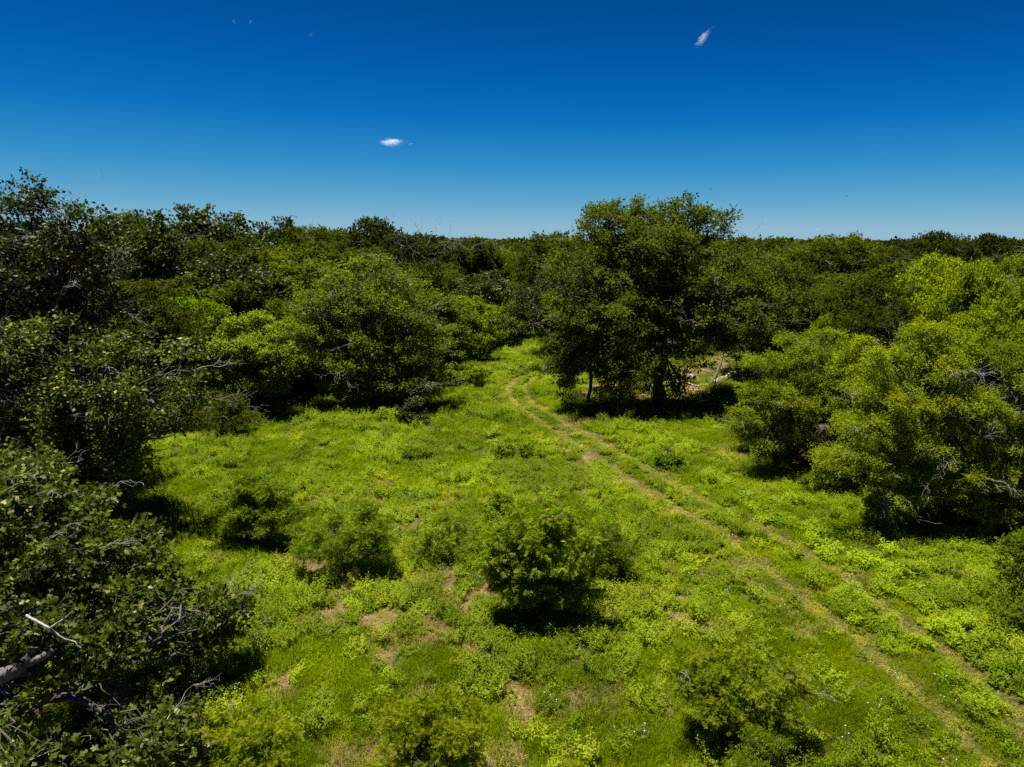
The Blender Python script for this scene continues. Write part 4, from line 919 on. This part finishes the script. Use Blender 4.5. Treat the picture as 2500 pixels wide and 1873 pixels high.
hf = 9.8 + left * 1.3 + R.normal(0, .75, n) + (vnoise(x2, y2, 45, 61, 2) - .5) * 3.2
wd = (1.0 + .7 * R.random(n)) * np.where(y2 > 600, 1.5, 1)
gnscatter('woodland', FAR, np.c_[x2, y2, np.zeros(n)], np.c_[np.zeros((n, 2)), R.random(n) * 6.283], np.c_[wd, wd, hf / 10], R.integers(0, 3, n), R.random(n),
          'dark unbroken woodland reaching to the horizon')
# undergrowth on the woodland floor
UB = [proto('under a', 'bush', 1.7, 1.3, 301, M_FOREST, M_BARKD, L=.17, W=.10, sub_r=.36, sub_gap=.45, twigs=6, lpt=6, dead=0, stems=.2)[0][1],
      proto('under b', 'bush', 1.5, 1.4, 302, M_BRIGHT, M_BARKD, L=.17, W=.09, sub_r=.36, sub_gap=.45, twigs=6, lpt=6, dead=0, stems=.2)[0][1]]
x3, y3 = scatter_pts(22, 110, .16, .80, 4); d3 = meadow_d(x3, y3); ok = (d3 > .6) & ~((y3 < 34) & (x3 > 8)); x3, y3, d3 = x3[ok], y3[ok], d3[ok]; n = len(x3)
s3 = .7 + .8 * R.random(n)
gnscatter('undergrowth', UB, np.c_[x3, y3, hz(x3, y3)], np.c_[np.zeros((n, 2)), R.random(n) * 6.283], np.c_[s3, s3, s3 * (.7 + .6 * R.random(n))], (R.random(n) < .4).astype(int), R.random(n),
          'leafy undergrowth on the woodland floor under the trees')

# ------------------------------------------------------------------ small clouds and two birds
mc, t = mat('thin cloud vapour'); N = t.nodes; Lk = t.links.new
out = N.new('ShaderNodeOutputMaterial'); vol = N.new('ShaderNodeVolumePrincipled'); vol.inputs['Color'].default_value = (.97, .97, .98, 1); vol.inputs['Anisotropy'].default_value = .2
tc = N.new('ShaderNodeTexCoord'); ns = N.new('ShaderNodeTexNoise'); ns.inputs['Scale'].default_value = 2.1; ns.inputs['Detail'].default_value = 5; ns.inputs['Roughness'].default_value = .5
Lk(tc.outputs['Object'], ns.inputs[0])
ln = N.new('ShaderNodeVectorMath'); ln.operation = 'LENGTH'; Lk(tc.outputs['Object'], ln.inputs[0])
m1 = N.new('ShaderNodeMapRange'); m1.inputs[1].default_value = 1.0; m1.inputs[2].default_value = .15; m1.inputs[3].default_value = -.50; m1.inputs[4].default_value = .10; Lk(ln.outputs['Value'], m1.inputs[0])
m2 = N.new('ShaderNodeMath'); m2.operation = 'ADD'; Lk(ns.outputs[0], m2.inputs[0]); Lk(m1.outputs[0], m2.inputs[1])
m3 = N.new('ShaderNodeMapRange'); m3.inputs[1].default_value = .42; m3.inputs[2].default_value = .95; m3.inputs[3].default_value = 0; m3.inputs[4].default_value = 1; Lk(m2.outputs[0], m3.inputs[0])
oi = N.new('ShaderNodeObjectInfo'); m4 = N.new('ShaderNodeMath'); m4.operation = 'MULTIPLY'; Lk(m3.outputs[0], m4.inputs[0]); Lk(oi.outputs['Alpha'], m4.inputs[1])
Lk(m4.outputs[0], vol.inputs['Density']); Lk(vol.outputs[0], out.inputs['Volume'])
def ball(n=16, m_=10):
    V = []; 
    for j in range(m_ + 1):
        t_ = j / m_ * math.pi
        for i in range(n): V.append([math.cos(i / n * 6.283) * math.sin(t_), math.sin(i / n * 6.283) * math.sin(t_), math.cos(t_)])
    return mesh('cloud body', V, [np.array([[j * n + i, (j + 1) * n + i, (j + 1) * n + (i + 1) % n, j * n + (i + 1) % n] for j in range(m_) for i in range(n)])], [mc], smooth=True)
cb = ball()
def cloud(dx, dy, w, h, tilt, dens, label):
    Yc = 3000.0; p = at(dx, dy, Yc); s = scale_at(Yc, p[2]); o = link('cloud', cb, None, p); o.scale = (w * s / 2, w * s / 3, h * s / 2)
    o.rotation_euler = (0, math.radians(-tilt), 0); o.color = (1, 1, 1, dens); tag(o, label, 'cloud'); return o
cloud(846, 306, 116, 34, -4, .05, 'small white cloud low over the middle of the woodland')
cloud(888, 311, 26, 12, 0, .02, 'faint scrap of vapour at the right end of the small white cloud')
cloud(1518, 81, 90, 36, 42, .028, 'slanting white wisp high above the big elm')
cloud(505, 47, 20, 18, 60, .012, 'faint round cloud scrap, leftmost high in the sky')
cloud(541, 46, 24, 14, 35, .012, 'faint slanted cloud scrap beside the leftmost round one')
cloud(672, 75, 26, 12, 0, .012, 'faint flat cloud scrap, lowest of the three high on the left')
cloud(1768, 495, 40, 11, 0, .02, 'tiny pale cloud just above the right treeline, nearest the big elm')
cloud(1886, 495, 34, 9, 0, .015, 'tiny pale cloud above the right treeline, left of the highest right crown')
cloud(2130, 504, 60, 8, 0, .008, 'faint flat cloud on the horizon near the right edge')

mb = bark('black bird plumage', (.008, .008, .010), (.02, .02, .022), 20, .1)
def bird(dx, dy, Yb, span, label):
    p = at(dx, dy, Yb); r = bpy.data.objects.new('bird', None); COL.objects.link(r); r.location = p; tag(r, label, 'bird'); r.rotation_euler = (0, 0, .5)
    Pb = np.array([[[0, -.22, 0], [0, -.12, .02], [0, 0, .02], [0, .12, 0], [0, .26, 0]]]) * span; v, f = tubes(Pb, np.array([[.01, .05, .07, .05, .015]]) * span, 8); link('body', mesh('bird body', v, [f], [mb], smooth=True), r)
    for s in (1, -1):
        V = np.array([[.03 * s, -.09, .02], [.25 * s, -.10, .09], [.5 * s, -.03, .03], [.5 * s, .0, .03], [.25 * s, .08, .08], [.03 * s, .10, .02]]) * span
        V2 = V - [0, 0, .012 * span]; al = np.vstack([V, V2]); fq = [[0, 1, 4, 5], [1, 2, 3, 4], [11, 10, 7, 6], [10, 9, 8, 7]] + [[i, i + 6, (i + 1) % 6 + 6, (i + 1) % 6] for i in range(6)]
        link('wing', mesh('bird wing', al, [np.array(fq)], [mb]), r)
bird(1535, 409, 150, .9, 'tiny dark bird soaring above the big elm')
bird(1830, 423, 150, .8, 'tiny dark bird over the right woodland')
print('TRIS', sum(sum(len(p.vertices) - 2 for p in ob.polygons) if len(ob.polygons) < 10 else len(ob.loops) - 2 * len(ob.polygons) for ob in bpy.data.meshes))
